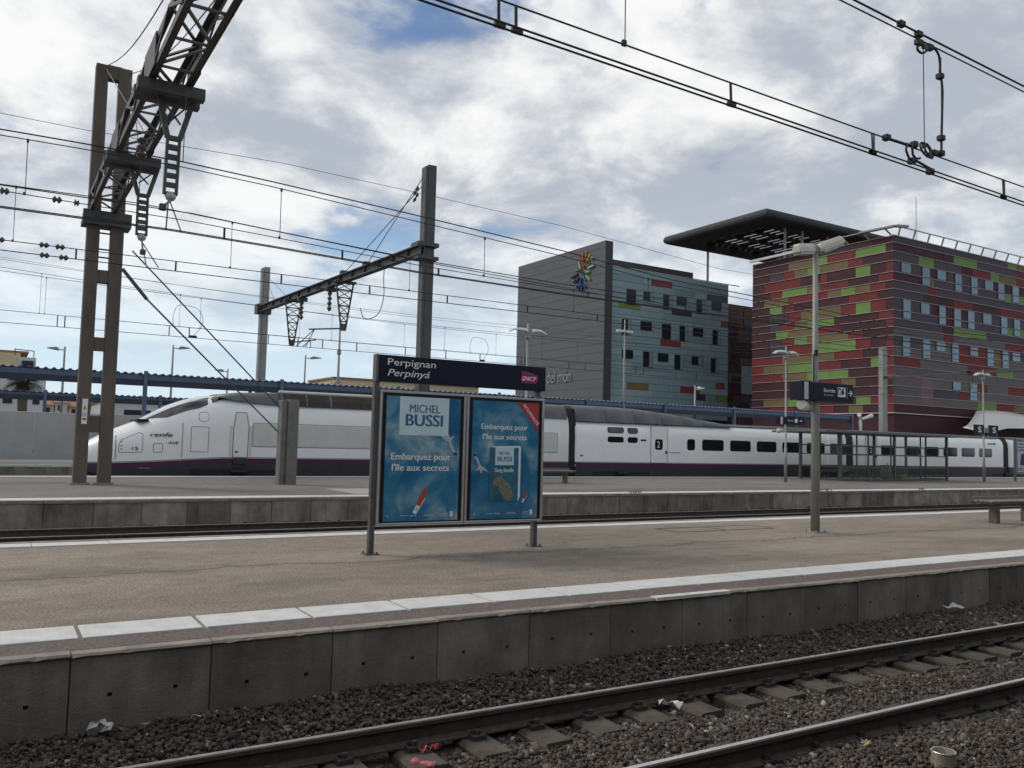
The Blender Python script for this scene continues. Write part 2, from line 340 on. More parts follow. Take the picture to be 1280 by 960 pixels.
def text(name, s, mt, parent, origin, xdir, h=None, w=None, thick=.004, bold=0, shear=0, zdir=(0, 0, 1), cap_only=True):
    """lettering laid with its left baseline at origin, running along xdir; h = height of the first letter, w = width of the run"""
    cu = bpy.data.curves.new(name, 'FONT'); cu.body = s; cu.size = 1; cu.extrude = 0.001;  cu.shear = shear; cu.resolution_u = 3
    tmp = bpy.data.objects.new('tmp', cu); COL.objects.link(tmp); dg = bpy.context.evaluated_depsgraph_get()
    me = bpy.data.meshes.new_from_object(tmp.evaluated_get(dg)); COL.objects.unlink(tmp); bpy.data.objects.remove(tmp)
    co = np.empty(len(me.vertices)*3); me.vertices.foreach_get('co', co); co = co.reshape(-1, 3)
    wid = co[:, 0].max()-co[:, 0].min(); x0 = co[:, 0].min()
    sy = (h/.70) if h else w/wid
    sx = (w/wid) if w else sy
    X = Vector(xdir).normalized(); Z = Vector(zdir).normalized(); Y = X.cross(Z)          # Y points to the reader
    O = Vector(origin); off = WOFF.get(parent, Vector())
    for v, c in zip(me.vertices, co):
        v.co = O+X*((c[0]-x0)*sx)+Z*(c[1]*sy)+Y*(thick if c[2] > 0 else 0)-off
    me.materials.clear(); me.materials.append(mt)
    if bold:                                               # heavier stroke: the letters printed again a hair to each side
        bm = bmesh.new(); bm.from_mesh(me); dx = bold*1.3*sx
        for k, q in enumerate((-1, 1)):
            g0 = bmesh.ops.duplicate(bm, geom=list(bm.faces)[:len(me.polygons)])
            for v in g0['geom']:
                if isinstance(v, bmesh.types.BMVert): v.co += X*dx*q+Y*.00025*(k+1)
        bm.to_mesh(me); bm.free()
    return link(name, me, parent)
def flat(name, mt, parent, pts, y, t=.003):               # a thin printed shape on a -Y facing sheet, pts = (x, z)
    return MB().prism(pts, y-t, y, 'y').build(name, mt, parent)

# ------------------------------------------------------------------ ground, tracks, platforms
g = MB(); g.add([(-3000, -3000, -.42), (3000, -3000, -.42), (3000, 3000, -.42), (-3000, 3000, -.42)], [(0, 1, 2, 3)]); tag(g.build('ground', M_ground), kind='structure')

XL, XR = -45, 130
RAILP = [(-.021, 0, 1), (.021, 0, 0), (.036, -.007, 0), (.036, -.035, 0), (.009, -.052, 0), (.009, -.135, 0), (.075, -.158, 0), (.075, -.172, 0), (-.075, -.172, 0), (-.075, -.158, 0), (-.009, -.135, 0), (-.009, -.052, 0), (-.036, -.035, 0), (-.036, -.007, 0)]
def rail(yc, parent, x0=XL, x1=XR):
    b = MB(); n = len(RAILP); vs = [(x, yc+u, v) for x in (x0, x1) for u, v, _ in RAILP]
    for i in range(n):
        j = (i+1) % n; b.add([vs[i], vs[j], vs[j+n], vs[i+n]], [(0, 1, 2, 3)], 0 if RAILP[i][2] else 1)
    b.build('rail', [M_steel, M_rust], parent)
def track(axis, sleepers=None, x0=XL, x1=XR):
    t = bpy.data.objects.new('track', None); COL.objects.link(t); WOFF[t] = Vector(); t['kind'] = 'structure'
    rail(axis-.755, t, x0, x1); rail(axis+.755, t, x0, x1)
    if sleepers:
        first = None
        for k in range(sleepers[1]):
            x = sleepers[0]+k*.545
            for s in (-1, 1):
                if first is None:
                    b = MB(); yc = axis+.72
                    pr = [(x-.145, -.40), (x+.145, -.40), (x+.145, -.205), (x+.115, -.178), (x-.115, -.178), (x-.145, -.205)]
                    b.prism(pr, yc-.42, yc+.42, 'y'); first = b.build('sleeper_block', M_sleeper, t); fx = x
                    c = MB()
                    for q in (-1, 1):
                        c.box(x-.06, x+.06, yc+.035+q*.115-.04, yc+.035+q*.115+.04, -.178, -.142); c.tube((x, yc+.035+q*.115, -.142), (x, yc+.035+q*.115, -.105), .022, 6)
                        c.beam((x, yc+.035+q*.10, -.125), (x, yc+.035+q*.05, -.140), .055, .012)
                    c.build('rail_clip', M_dark_iron, first)
                else:
                    copy_tree(first, t, (x-fx, 0 if s == 1 else -1.44, 0)).rotation_euler.z = random.uniform(-.012, .012)*0
    return t
track(5.285, (-2.61, 110))
for ax in (15.75, 20.4, 36.3, 41.0): track(ax)

# ballast: real stones where they can be seen singly, soil-coloured beds elsewhere
def bed_h(x, y):
    """height of the ballast between the near platform edges"""
    y = np.asarray(y, float)
    h = np.interp(y, [0.8, 2.6, 3.6, 4.1, 4.45, 4.75, 5.1, 5.5, 5.75, 5.95, 6.25, 6.45, 6.95], [-.22, -.16, -.15, -.15, -.18, -.21, -.20, -.215, -.25, -.255, -.17, -.08, .01])
    return h+.018*np.sin(x*1.7+y*2.3)+.014*np.sin(x*4.1-y*3.3)
xs = np.arange(-12, 70, .25); ys = np.arange(.8, 7.01, .08)
gx, gy = np.meshgrid(xs, ys, indexing='ij'); gz = bed_h(gx, gy)-.008
b = MB(); ny = len(ys)
b.v = list(zip(gx.ravel().tolist(), gy.ravel().tolist(), gz.ravel().tolist()))
b.f = [(i*ny+j, (i+1)*ny+j, (i+1)*ny+j+1, i*ny+j+1) for i in range(len(xs)-1) for j in range(ny-1)]; b.mi = [0]*len(b.f)
tag(b.build('ballast_bed', M_ground), kind='structure')
for y0, y1, z in ((13.95, 22.05, -.2), (34.25, 43.4, -.2), (-8, .8, -.25)):
    tag(bx('ballast_bed', M_ground, None, -45, 130, y0, y1, -.415, z), kind='structure')

def stones(n, xr, yr, size, name, hf, white=.02, clear=True, power=1.0):
    ico = np.array([(-1, -1, -1), (1, -1, -1), (1, 1, -1), (-1, 1, -1), (-1, -1, 1), (1, -1, 1), (1, 1, 1), (-1, 1, 1)])/1.45
    fc = np.array([(0, 2, 1), (0, 3, 2), (4, 5, 6), (4, 6, 7), (0, 1, 5), (0, 5, 4), (1, 2, 6), (1, 6, 5), (2, 3, 7), (2, 7, 6), (3, 0, 4), (3, 4, 7)])
    x = xr[0]+(xr[1]-xr[0])*rng.random(n)**power; y = rng.uniform(*yr, n)
    if clear:   # keep the rails and the tops of the sleeper blocks free
        k = np.ones(n, bool)
        for rc in (4.53, 6.04): k &= np.abs(y-rc) > .085
        sx = np.abs((x+2.61+.2725) % .545-.2725) < .15
        blk = sx & (((y > 5.60) & (y < 6.30)) | ((y > 4.42) & (y < 4.70)))
        k &= ~(blk & (rng.random(n) < .78)); x, y = x[k], y[k]; n = len(x)
    s = size*np.exp(rng.normal(0, .34, n))
    V = (ico[None]+rng.uniform(-.45, .45, (n, 8, 3)))*s[:, None, None]*rng.uniform(.55, 1.35, (n, 1, 3))
    a = rng.uniform(0, 6.283, n); bb = rng.normal(0, .8, n)
    ca, sa, cb, sb = np.cos(a), np.sin(a), np.cos(bb), np.sin(bb)
    X, Y, Z = V[..., 0], V[..., 1], V[..., 2]*.8
    Y, Z = Y*cb[:, None]-Z*sb[:, None], Y*sb[:, None]+Z*cb[:, None]
    X, Y = X*ca[:, None]-Y*sa[:, None], X*sa[:, None]+Y*ca[:, None]
    z = hf(x, y)+rng.uniform(-.012, .02, n)
    P = np.stack([X+x[:, None], Y+y[:, None], Z+z[:, None]], -1).reshape(-1, 3)
    F = (fc[None]+np.arange(n)[:, None, None]*8).reshape(-1, 3)
    me = bpy.data.meshes.new(name); me.vertices.add(len(P)); me.vertices.foreach_set('co', P.astype(np.float32).ravel())
    me.loops.add(F.size); me.loops.foreach_set('vertex_index', F.astype(np.int32).ravel())
    me.polygons.add(len(F)); me.polygons.foreach_set('loop_start', np.arange(0, F.size, 3, dtype=np.int32)); me.polygons.foreach_set('loop_total', np.full(len(F), 3, np.int32))
    me.update(calc_edges=True)
    at = me.attributes.new('tint', 'FLOAT', 'POINT'); t = rng.beta(2, 2.6, n); t = np.where(rng.random(n) < white, rng.uniform(.9, 1, n), t*.9)
    at.data.foreach_set('value', np.repeat(t, 8).astype(np.float32)); me.materials.append(M_stone)
    return tag(link(name, me), kind='stuff')
stones(125000, (.2, 13), (2.6, 6.90), .0142, 'ballast_stones', bed_h, .035)
stones(60000, (11, 44), (4.0, 6.90), .020, 'ballast_stones', bed_h, .03, power=1.5)
stones(5000, (-1, 60), (21.3, 21.98), .035, 'ballast_stones', lambda x, y: np.full_like(x, -.17)+(y-21.3)*.12, .01, clear=False)

def panel_wall(parent, edge, y0, y1, mats, holes=True, z0=-.40, z1=.47, thick=.14):
    """row of separate cast panels with recessed joints and, near by, two lifting sockets each"""
    pass
def panels(parent, xs, yf, mats, holes, z0=-.42, z1=.514, gap=.009):
    for i in range(len(xs)-1):
        a, c = xs[i]+gap/2, xs[i+1]-gap/2; b = MB(); y = yf+random.uniform(-.006, .006)
        if holes:
            w = c-a; hx = [a+w*random.uniform(.24, .30), a+w*random.uniform(.72, .79)]; hz = .225+random.uniform(-.03, .03); hr = .016
            cols = [a, hx[0]-hr, hx[0]+hr, hx[1]-hr, hx[1]+hr, c]; rows = [z0, hz-hr, hz+hr, z1]
            for ci in range(5):
                for ri in range(3):
                    p = [(cols[ci], y, rows[ri]), (cols[ci+1], y, rows[ri]), (cols[ci+1], y, rows[ri+1]), (cols[ci], y, rows[ri+1])]
                    if ri == 1 and ci in (1, 3):
                        q = [(px+(.006 if k in (0, 3) else -.006), y+.07, pz+(.006 if k < 2 else -.006)) for k, (px, _, pz) in enumerate(p)]
                        b.add(p+q, [(0, 1, 5, 4), (1, 2, 6, 5), (2, 3, 7, 6), (3, 0, 4, 7), (4, 5, 6, 7)])
                    else: b.add(p, [(0, 1, 2, 3)])
            b.add([(a, y, z0), (a, y, z1), (a, y+.13, z1), (a, y+.13, z0)], [(0, 1, 2, 3)])
            b.add([(c, y, z0), (c, y, z1), (c, y+.13, z1), (c, y+.13, z0)], [(0, 1, 2, 3)])
            b.add([(a, y, z1), (c, y, z1), (c, y+.13, z1), (a, y+.13, z1)], [(0, 1, 2, 3)])
        else: b.cbox(a, c, y, y+.13, z0, z1, c=.012)
        b.build('facing_panel', random.choice(mats), parent)

# platform one (the one with the station sign): Y 6.9 to 14.05
p1 = bpy.data.objects.new('platform', None); COL.objects.link(p1); WOFF[p1] = Vector(); p1['kind'] = 'structure'
bx('core', M_ground, p1, XL, XR, 7.06, 13.9, -.42, .46)
bx('surface', M_asph1, p1, XL, XR, 7.10, 13.86, .462, .546)
bx('edge_band', M_curb, p1, XL, XR, 7.02, 7.362, .46, .548)
xs1 = [-7.21+.975*k for k in range(64)]
panels(p1, xs1, 6.925, M_pan, True)
for i in range(0, 62):
    b = MB(); x = xs1[i]; n = 26; zt = .55+random.uniform(-.004, .004); yo = random.uniform(-.006, .006); vs = []; chip = 0
    for k in range(n+1):
        xx = x+.004+.967*k/n; chip = max(0, chip-.012) if random.random() > .10 else random.uniform(.006, .03); jj = random.uniform(0, .005)+chip
        vs += [(xx, 6.906+yo, .519), (xx, 6.898+yo+jj*.4, zt-.018-jj*.5), (xx, 6.912+yo+jj, zt-.003), (xx, 7.018, zt), (xx, 7.018, .519)]
    b.add(vs, [(k*5+q, (k+1)*5+q, (k+1)*5+(q+1) % 5, k*5+(q+1) % 5) for k in range(n) for q in range(5)]+[(0, 1, 2, 3, 4), tuple(n*5+q for q in range(5))]); b.build('coping_stone', M_cope, p1)
bx('worn_edge_paint', M_line, p1, 6.05, 7.12, 6.890, 7.0, .523, .5565)
for k in range(90):                                       # white tactile slabs, bosses moulded on the near ones
    x = -6.63+.915*k; b = MB(); b.cbox(x+.016, x+.915-.016, 7.372, 7.852, .50, .560+random.uniform(-.0015, .0015), c=.004)
    if 6 <= k <= 24:
        for i in range(11):
            for j in range(6):
                cx_, cy_ = x+.06+i*.08, 7.412+j*.08; z_ = .5585; q = .017
                b.add([(cx_-q, cy_-q, z_), (cx_+q, cy_-q, z_), (cx_+q, cy_+q, z_), (cx_-q, cy_+q, z_), (cx_, cy_, z_+.005)], [(0, 1, 4), (1, 2, 4), (2, 3, 4), (3, 0, 4)])
    b.build('tactile_slab', M_white, p1)
for k in range(60):
    x = -8.15+.485*2*k; bx('tactile_slab', M_white, p1, x+.006, x+.97-.006, 13.36, 13.74, .50, .556+random.uniform(0, .002))
for k in range(30):
    x = -8.15+2*k; bx('coping_stone', M_cope, p1, x+.004, x+1.996, 13.87, 14.02, .40, .55)
bx('rear_wall', M_pan[0], p1, XL, XR, 13.90, 13.98, -.42, .398)

# platform two: Y 22 to 34
for a in ((11.0, 13.6, 12.62, 12.66), (11.0, 13.6, 11.98, 12.02), (11.0, 11.04, 12.022, 12.618), (13.56, 13.6, 12.022, 12.618), (12.28, 12.31, 12.022, 12.618)): bx('cover_frame', M_rust, p1, *a, .545, .5505)
p2 = bpy.data.objects.new('platform', None); COL.objects.link(p2); WOFF[p2] = Vector(); p2['kind'] = 'structure'
bx('core', M_ground, p2, XL, XR, 22.16, 34.0, -.42, .46)
bx('surface', M_asph2, p2, XL, XR, 22.86, 33.2, .462, .546)
bx('edge_band', M_asph2, p2, XL, XR, 22.12, 22.17, .40, .545)
bx('edge_line', M_line, p2, XL, XR, 22.18, 22.84, .465, .552)
bx('edge_line', M_line, p2, XL, XR, 33.21, 33.75, .465, .552)
bx('edge_band', M_asph2, p2, XL, XR, 33.76, 34.1, .42, .545)
panels(p2, [-9.2+1.033*k for k in range(96)], 22.0, M_pan2, False)
for k in range(50):
    x = -9.2+2.066*k; bx('coping_stone', M_cope, p2, x+.006, x+2.06, 21.975, 22.115, .478, .548)
bx('cover_slab', mat('pale_cover_slab', (.36, .345, .32), .85, 0, .15, 4), p2, 9.0, 11.6, 23.2, 25.6, .54, .551)

# platform beyond the train, boundary wall, our own platform
p3 = bpy.data.objects.new('platform', None); COL.objects.link(p3); WOFF[p3] = Vector(); p3['kind'] = 'structure'
bx('core', M_asph3, p3, XL, XR, 43.6, 60, -.42, .57)
bx('edge_line', M_line, p3, XL, XR, 43.45, 44.15, .5, .585)
panels(p3, [-20+2.1*k for k in range(30)], 43.42, M_pan2, False, z1=.49)
p0 = bpy.data.objects.new('platform', None); COL.objects.link(p0); WOFF[p0] = Vector(); p0['kind'] = 'structure'
bx('core', M_asph2, p0, XL, XR, -9, .75, -.42, .55)
# unseen roof and rear wall, added over our platform to shade the near track
rf0 = bpy.data.objects.new('added_shade_roof', None); COL.objects.link(rf0); WOFF[rf0] = Vector(); rf0['kind'] = 'structure'
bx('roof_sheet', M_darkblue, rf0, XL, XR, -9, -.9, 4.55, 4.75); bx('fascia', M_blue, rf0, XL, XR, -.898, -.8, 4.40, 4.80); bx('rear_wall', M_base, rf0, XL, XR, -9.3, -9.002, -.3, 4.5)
for k in range(24): bx('column', M_blue, rf0, -44+7.2*k, -43.8+7.2*k, -2.6, -2.4, .55, 4.548)

bx('plinth', M_bwall, p3, -30, 60, 53.1, 53.49, .5, .87)
wl = thing('boundary_wall', (0, 53.5, .57), 'tall pale concrete wall of big plain panels left of the train nose', 'wall')
for k in range(14):
    x = 2.09-3*3.45+3.45*k
    MB().cbox(x+.02, x+3.43, 53.5, 53.75, .3, 3.12, c=.02).build('wall_panel', M_bwall, wl)

# ------------------------------------------------------------------ the train
TY = 36.3; HW = 1.40                                     # axis and half width
tr = thing('high_speed_train', (3.3, TY, 0), 'long white high-speed train with purple band and pointed nose at the far platform', 'train')
def ring(zb, zt, w, zs, n=14, p=3.2, near=True):
    """half section from belt zb up over the roof centre zt; vertical up to zs"""
    pts = [(w, zb), (w, (zb*2+zs)/3), (w, (zb+2*zs)/3)]
    for k in range(n+1):
        t = math.pi/2*k/n; pts.append((w*math.cos(t)**(2/p), zs+(zt-zs)*math.sin(t)**(2/p)))
    return pts
def loft(stations, name, mt, parent, full=True, smooth=True, cap=True):
    """stations: (x, list of (halfwidth, z))"""
    b = MB(); n = None
    for x, pts in stations:
        row = [(x, TY-w, z) for w, z in pts]+[(x, TY+w, z) for w, z in pts[::-1][1:]]; n = len(row); b.v += row
    for i in range(len(stations)-1):
        for k in range(n-1):
            a = i*n+k; b.f.append((a, a+1, a+1+n, a+n)); b.mi.append(0)
    if cap: b.f.append(tuple(range(n))); b.f.append(tuple(range((len(stations)-1)*n, len(stations)*n))); b.mi += [0, 0]
    return b.build(name, mt, parent, smooth)
# power car: nose tip 3.35 .. gap 24.75   (x, roof z, half width, belt z, shoulder z)
NP = [(2.86, 1.32, .20, .98, 1.05), (2.95, 1.55, .50, .97, 1.10), (3.25, 1.80, .78, .975, 1.2), (3.65, 2.04, .98, .985, 1.32), (4.15, 2.29, 1.12, 1.0, 1.45), (4.8, 2.57, 1.22, 1.03, 1.6), (5.4, 2.93, 1.28, 1.06, 1.7), (6.0, 3.26, 1.335, 1.10, 1.85),
      (6.6, 3.50, 1.37, 1.14, 2.0), (7.2, 3.64, 1.39, 1.18, 2.15), (7.9, 3.74, 1.40, 1.225, 2.3), (9.5, 3.80, 1.40, 1.235, 2.45), (12, 3.84, 1.40, 1.235, 2.5), (18, 3.88, 1.40, 1.235, 2.5), (24.7, 3.90, 1.40, 1.235, 2.5)]
pc = loft([(x, ring(zb, zt, w, zs, p=2.3 if x < 6.2 else (2.5 if x < 7.5 else 3.0))) for x, zt, w, zb, zs in NP], 'power_car', M_train, tr)
pc['label'] = 'white power car with sloping nose and grey side grilles'
def band(name, mt, st, parent):
    return loft([(x, [(w, z0), (w, z1)]) for x, w, z0, z1 in st], name, mt, parent, smooth=False, cap=False)
sk = [(x, w*.985, .36 if x > 3.5 else .5, zb-.205) for x, zt, w, zb, zs in NP]
loft([(x, [(w*.7, z0), (w, z0+.12), (w, z1)]) for x, w, z0, z1 in sk], 'skirt', M_skirt, tr, smooth=False)
loft([(x, [(w*.99, zb-.205), (w*.998, zb-.03)]) for x, zt, w, zb, zs in NP], 'purple_band', M_purple, tr, smooth=False, cap=False)
loft([(x, [(w+.004, zb-.03), (w+.004, zb+.03)]) for x, zt, w, zb, zs in NP], 'pale_stripe', M_line_grey, tr, smooth=False, cap=False)
# windscreen: a patch of the same surface, 12 mm proud, sweeping back to a point on each flank
def surf(x, t):
    """point on the power car's upper surface: t = 0 crown .. 1 shoulder, near side"""
    xs_ = [q[0] for q in NP]; i = max(0, min(len(NP)-2, next((k for k in range(len(NP)-1) if xs_[k+1] >= x), len(NP)-2)))
    f = (x-NP[i][0])/(NP[i+1][0]-NP[i][0]); zt, w, zb, zs = [NP[i][k]*(1-f)+NP[i+1][k]*f for k in (1, 2, 3, 4)]
    p = 2.3 if x < 6.2 else (2.5 if x < 7.5 else 3.0); a = math.pi/2*(1-t)
    return w*math.cos(a)**(2/p), zs+(zt-zs)*math.sin(a)**(2/p)
def screen(name, mt, x0, x1, tfun, lift):
    b = MB(); rows = 24; n = 9
    for i in range(rows+1):
        f = i/rows; x = x0+(x1-x0)*f; hi, lo = tfun(f); half = [surf(x, hi+(lo-hi)*k/(n-1)) for k in range(n)]
        for sgn in (-1, 1):
            for w, z in half: b.v.append((x, TY+sgn*(w+lift), z+lift))
    for i in range(rows):
        for sgn in (0, 1):
            for k in range(n-1): a = i*2*n+sgn*n+k; b.f.append((a, a+1, a+1+2*n, a+2*n)); b.mi.append(0)
    return b.build(name, mt, tr, True)
screen('windscreen_surround', M_winscr, 5.05, 8.95, lambda f: ((.30 if f < .45 else .30-.25*(f-.45)/.55), (.30+.26*min(1, f*5)) if f < .50 else max(.56-.30*(f-.50)/.50, .30-.25*(f-.45)/.55+.02)), .011)
screen('windscreen', mat('painted_sky_windscreen', (.62, .64, .65), .12, .55, .12, .8, coat=.6), 5.0, 7.55, lambda f: (0, .30), .009)  # pale colour carries a painted sky reflection across the crown
b = MB()
for k in range(9): pass
w5, z5 = surf(5.0, .25)
MB().cbox(4.78, 5.22, TY-.98, TY+.98, 2.56, 2.66, c=.03).build('windscreen_cowl', M_rubber, tr)
YF = TY-HW                                               # flat flank facing us
def outline(name, pts, r=.011, mt=M_line_grey):           # a panel joint: thin seam standing on the flank
    b = MB(); P = [(x, YF-.004, z) for x, z in pts]; b.path(P+[P[0]], r, 4, cap=False); return b.build(name, mt, tr)
def rrect(x0, x1, z0, z1, r, n=4):
    out = []
    for cx_, cz_, a0 in ((x1-r, z1-r, 0), (x0+r, z1-r, 90), (x0+r, z0+r, 180), (x1-r, z0+r, 270)):
        for k in range(n+1): t = R(a0+90*k/n); out.append((cx_+r*math.cos(t), cz_+r*math.sin(t)))
    return out
M_seam = mat('panel_seam', (.10, .10, .10), .6, 0, .1, 5)
def nosey(x):
    return TY-np.interp(x, [q[0] for q in NP], [q[2] for q in NP])
def flank(x, z):
    """near-side surface of the power car at height z"""
    zt, w, zs = [float(np.interp(x, [q[0] for q in NP], [q[k] for q in NP])) for k in (1, 2, 4)]
    p = 2.3 if x < 6.2 else (2.5 if x < 7.5 else 3.0); t = min(.999, max(0, (z-zs)/(zt-zs)))
    return TY-w*(1-t**p)**(1/p)
def seam(pts, r=.010):
    pts = [(a[0]+(c[0]-a[0])*k/6, a[1]+(c[1]-a[1])*k/6) for a, c in zip(pts, pts[1:]+pts[:1]) for k in range(6)] if len(pts) < 12 else pts
    b = MB(); P = [(x, flank(x, z)-.003, z) for x, z in pts]; b.path(P+[P[0]], r, 4, cap=False); return b.build('panel_seam', M_seam, tr)
seam([(4.08, 1.10), (4.08, 2.15), (4.09, 2.15), (4.09, 1.10)])
seam([(4.22, 1.38), (4.96, 1.38), (5.0, 1.44), (5.0, 2.08), (4.88, 2.14), (4.26, 1.84), (4.18, 1.6), (4.18, 1.42)])
for z in (1.50, 1.62, 1.78): bx('hinge', M_seam, tr, 4.24, 4.33, flank(4.28, z)-.012, flank(4.28, z)+.03, z-.012, z+.012)
seam(rrect(5.38, 5.70, 1.40, 1.74, .05)); seam([(6.40, 1.2), (6.40, 2.55), (6.41, 2.55), (6.41, 1.2)], .007)
seam(rrect(6.99, 7.36, 2.64, 3.0, .12)); seam([(6.72, 1.44), (7.37, 1.44), (7.37, 2.42), (6.72, 2.42)])
# cab door with grab rails and step
d = MB().prism([(8.34, 1.28), (8.88, 1.28), (8.90, 2.45), (8.80, 3.02), (8.42, 3.02), (8.34, 2.45)], YF-.014, YF+.3, 'y').build('cab_door', M_train_door, tr)
seam([(8.32, 1.24), (8.90, 1.24), (8.92, 2.45), (8.82, 3.04), (8.40, 3.04), (8.32, 2.45)], .013)
bx('door_latch', M_seam, d, 8.40, 8.52, YF-.03, YF, 1.43, 1.50)
bx('door_step', M_skirt, tr, 8.34, 8.88, YF-.06, YF+.1, .98, 1.22)
for x in (8.22, 9.00):
    MB().cbox(x-.035, x+.035, YF-.045, YF+.02, 1.30, 2.52, c=.01).build('grab_rail', M_grille, tr)
for x0, x1 in ((9.10, 14.35), (14.40, 19.3), (19.35, 24.0)):
    gr = MB(); gr.cbox(x0, x1, YF-.018, YF+.05, 1.70, 2.62, c=.006)
    for k in range(int((x1-x0)/.105)): gr.box(x0+.06+k*.105, x0+.10+k*.105, YF-.030, YF-.014, 1.74, 2.58)
    gr.build('side_grille', M_grille, tr)
    seam([(x0-.02, 1.68), (x1+.02, 1.68), (x1+.02, 2.64), (x0-.02, 2.64)], .009)
# power car roof: grey cowl tapering forward, then dark equipment well between fairings
rf = []
for x, z0, z1, w in ((7.75, 3.62, 3.745, 1.12), (8.6, 3.50, 3.86, 1.24), (9.6, 3.42, 3.90, 1.29), (10.2, 3.40, 3.92, 1.30)):
    rf.append((x, [(w+.03, z0), (w-.04, (z0+z1)/2), (w-.20, z1-.04), (w-.45, z1+.015), (0, z1+.03)]))
loft(rf, 'roof_cowl', M_roof, tr)
loft([(x, [(1.34, 3.38), (1.28, 3.62), (1.10, 3.90), (.8, 3.97), (0, 3.99)]) for x in (10.2, 22.9)], 'roof_equipment', M_roofeq, tr, smooth=False)
for x in [10.25+1.05*k for k in range(13)]:
    wd = random.choice((.07, .10, .5 if x > 12 else .1)); b = MB()
    b.beam((x, TY-1.345, 3.40), (x, TY-1.285, 3.63), wd, .02); b.beam((x, TY-1.285, 3.63), (x, TY-1.10, 3.91), wd, .02); b.build('roof_rib', M_roof if wd < .2 else M_roofeq, tr)
b = MB(); b.path([(10.2, TY-.92, 3.97), (22.9, TY-.92, 4.0)], .07, 8); b.build('roof_rail', M_grille, tr)
MB().path([(9.2, TY-.2, 3.88), (9.2, TY-.2, 4.16)], [.08, .05], 8).build('roof_horn', M_rubber, tr)
loft([(x, [(1.33, 3.35), (1.29, 3.62), (1.12, 3.95), (.8, 4.07), (0, 4.12)]) for x in (22.95, 24.62)], 'roof_fairing', M_roof, tr)
# bogies seen dim under the skirts
def bogie(xc):
    b = MB(); b.cbox(xc-1.9, xc+1.9, YF+.02, YF+.22, .52, .80, c=.04)
    for dx in (-1.4, 1.4): b.tube((xc+dx, YF+.05, .46), (xc+dx, YF+.19, .46), .43, 20)
    b.tube((xc-.35, YF-.01, .66), (xc+.35, YF-.01, .66), .10, 10); b.box(xc-.22, xc+.2, YF-.015, YF+.02, .38, .84)
    return b.build('bogie', mat('bogie_iron', (.025, .025, .026), .6, .3, .3, 6), tr)
for xc in (8.6, 20.6, 28.1, 46.55, 64.4): bogie(xc)
# coaches
def car(x0, x1, name, label):
    st = [(x, ring(1.235, 3.47, HW-ins, 2.55, p=3.0)) for x, ins in ((x0, .06), (x0+.12, .01), (x0+.3, 0), (x1-.3, 0), (x1-.12, .01), (x1, .06))]
    o = loft(st, name, M_train, tr); o['label'] = label
    loft([(x, [(HW*.7, .36), (HW*.985, .48), (HW*.985, 1.035)]) for x in (x0, x1)], 'skirt', M_skirt, tr, smooth=False)
    loft([(x, [(HW*.99, 1.035), (HW*.998, 1.205)]) for x in (x0, x1)], 'purple_band', M_purple, tr, smooth=False, cap=False)
    loft([(x, [(HW+.004, 1.205), (HW+.004, 1.26)]) for x in (x0, x1)], 'pale_stripe', M_line_grey, tr, smooth=False, cap=False)
    loft([(x, [(1.13, 3.36), (1.0, 3.43), (.75, 3.485), (0, 3.51)]) for x in (x0+.2, x1-.2)], 'roof_cap', M_roof, tr)
    return o
car(25.15, 46.15, 'coach', 'white coach with small double windows at its front end')
car(46.85, 64.1, 'coach', 'white coach standing behind the glass shelter')
car(64.8, 86, 'coach', 'white coach at the right end of the train')
for a, c in ((24.70, 25.15), (46.15, 46.85), (64.1, 64.8)):
    loft([(x, [(1.30, .55), (1.31, 1.2), (1.31, 2.55), (1.27, 3.0), (1.05, 3.42), (.7, 3.5), (0, 3.53)]) for x in (a, c)], 'gangway_bellows', M_rubber, tr, smooth=False)
loft([(x, [(1.30, 1.2), (1.31, 2.55), (1.27, 3.2), (1.1, 3.9), (.7, 4.05), (0, 4.08)]) for x in (24.66, 25.2)], 'gangway_hood', M_rubber, tr, smooth=False)
prev = None; FX = [25.2, 27.1, 29.0, 30.9, 32.5, 33.9, 36.2]; FZ = [4.12, 4.13, 4.10, 4.0, 3.85, 3.68, 3.46]
for i in range(len(FX)-1):                                # tall grey roof fairing that dies into the coach roof, in shells
    st = []
    for x, z in ((FX[i]+.025, FZ[i]), (FX[i+1]-.025, FZ[i+1])):
        k = (z-3.30)/.83; st.append((x, [(1.335, 3.30), (1.335-.03*k, 3.30+.35*(z-3.3)), (1.20, 3.3+.72*(z-3.3)), (.95, 3.3+.93*(z-3.3)), (.6, z), (0, z+.02)]))
    loft(st, 'roof_fairing', M_roof, tr)
def window(x0, x1, z0, z1, r=.11, mt=None):
    f = MB().prism(rrect(x0-.025, x1+.025, z0-.025, z1+.025, r+.02), YF-.006, YF+.05, 'y').build('window', M_rubber, tr)
    MB().prism(rrect(x0, x1, z0, z1, r), YF-.011, YF, 'y').build('pane', mt or M_glass, f)
for q in ((27.17, 28.18), (28.49, 29.12)):
    window(*q, 2.285, 2.535, .10); window(*q, 2.765, 3.02, .10, M_winddark if False else mat('painted_sky_glass', (.10, .13, .14), .05, 0, .1, 1, spec=.9))  # upper panes: reflected sky put into a lighter glass colour
bx('louvre', M_rubber, tr, 29.35, 29.72, YF-.01, YF+.03, 2.37, 2.46)
window(32.66, 33.19, 1.965, 2.535, .12)
x = 33.78
while x < 45.0: window(x, x+1.60, 1.965, 2.535); x += 2.155
x = 47.6
wins = [(60.87, 62.46), (58.68, 60.26), (56.5, 58.1), (54.3, 55.9), (52.1, 53.7), (49.6, 50.9)]
for a, c in wins: window(a, c, 1.965, 2.535)
x = 67.5
while x < 85: window(x, x+1.60, 1.965, 2.535); x += 2.155
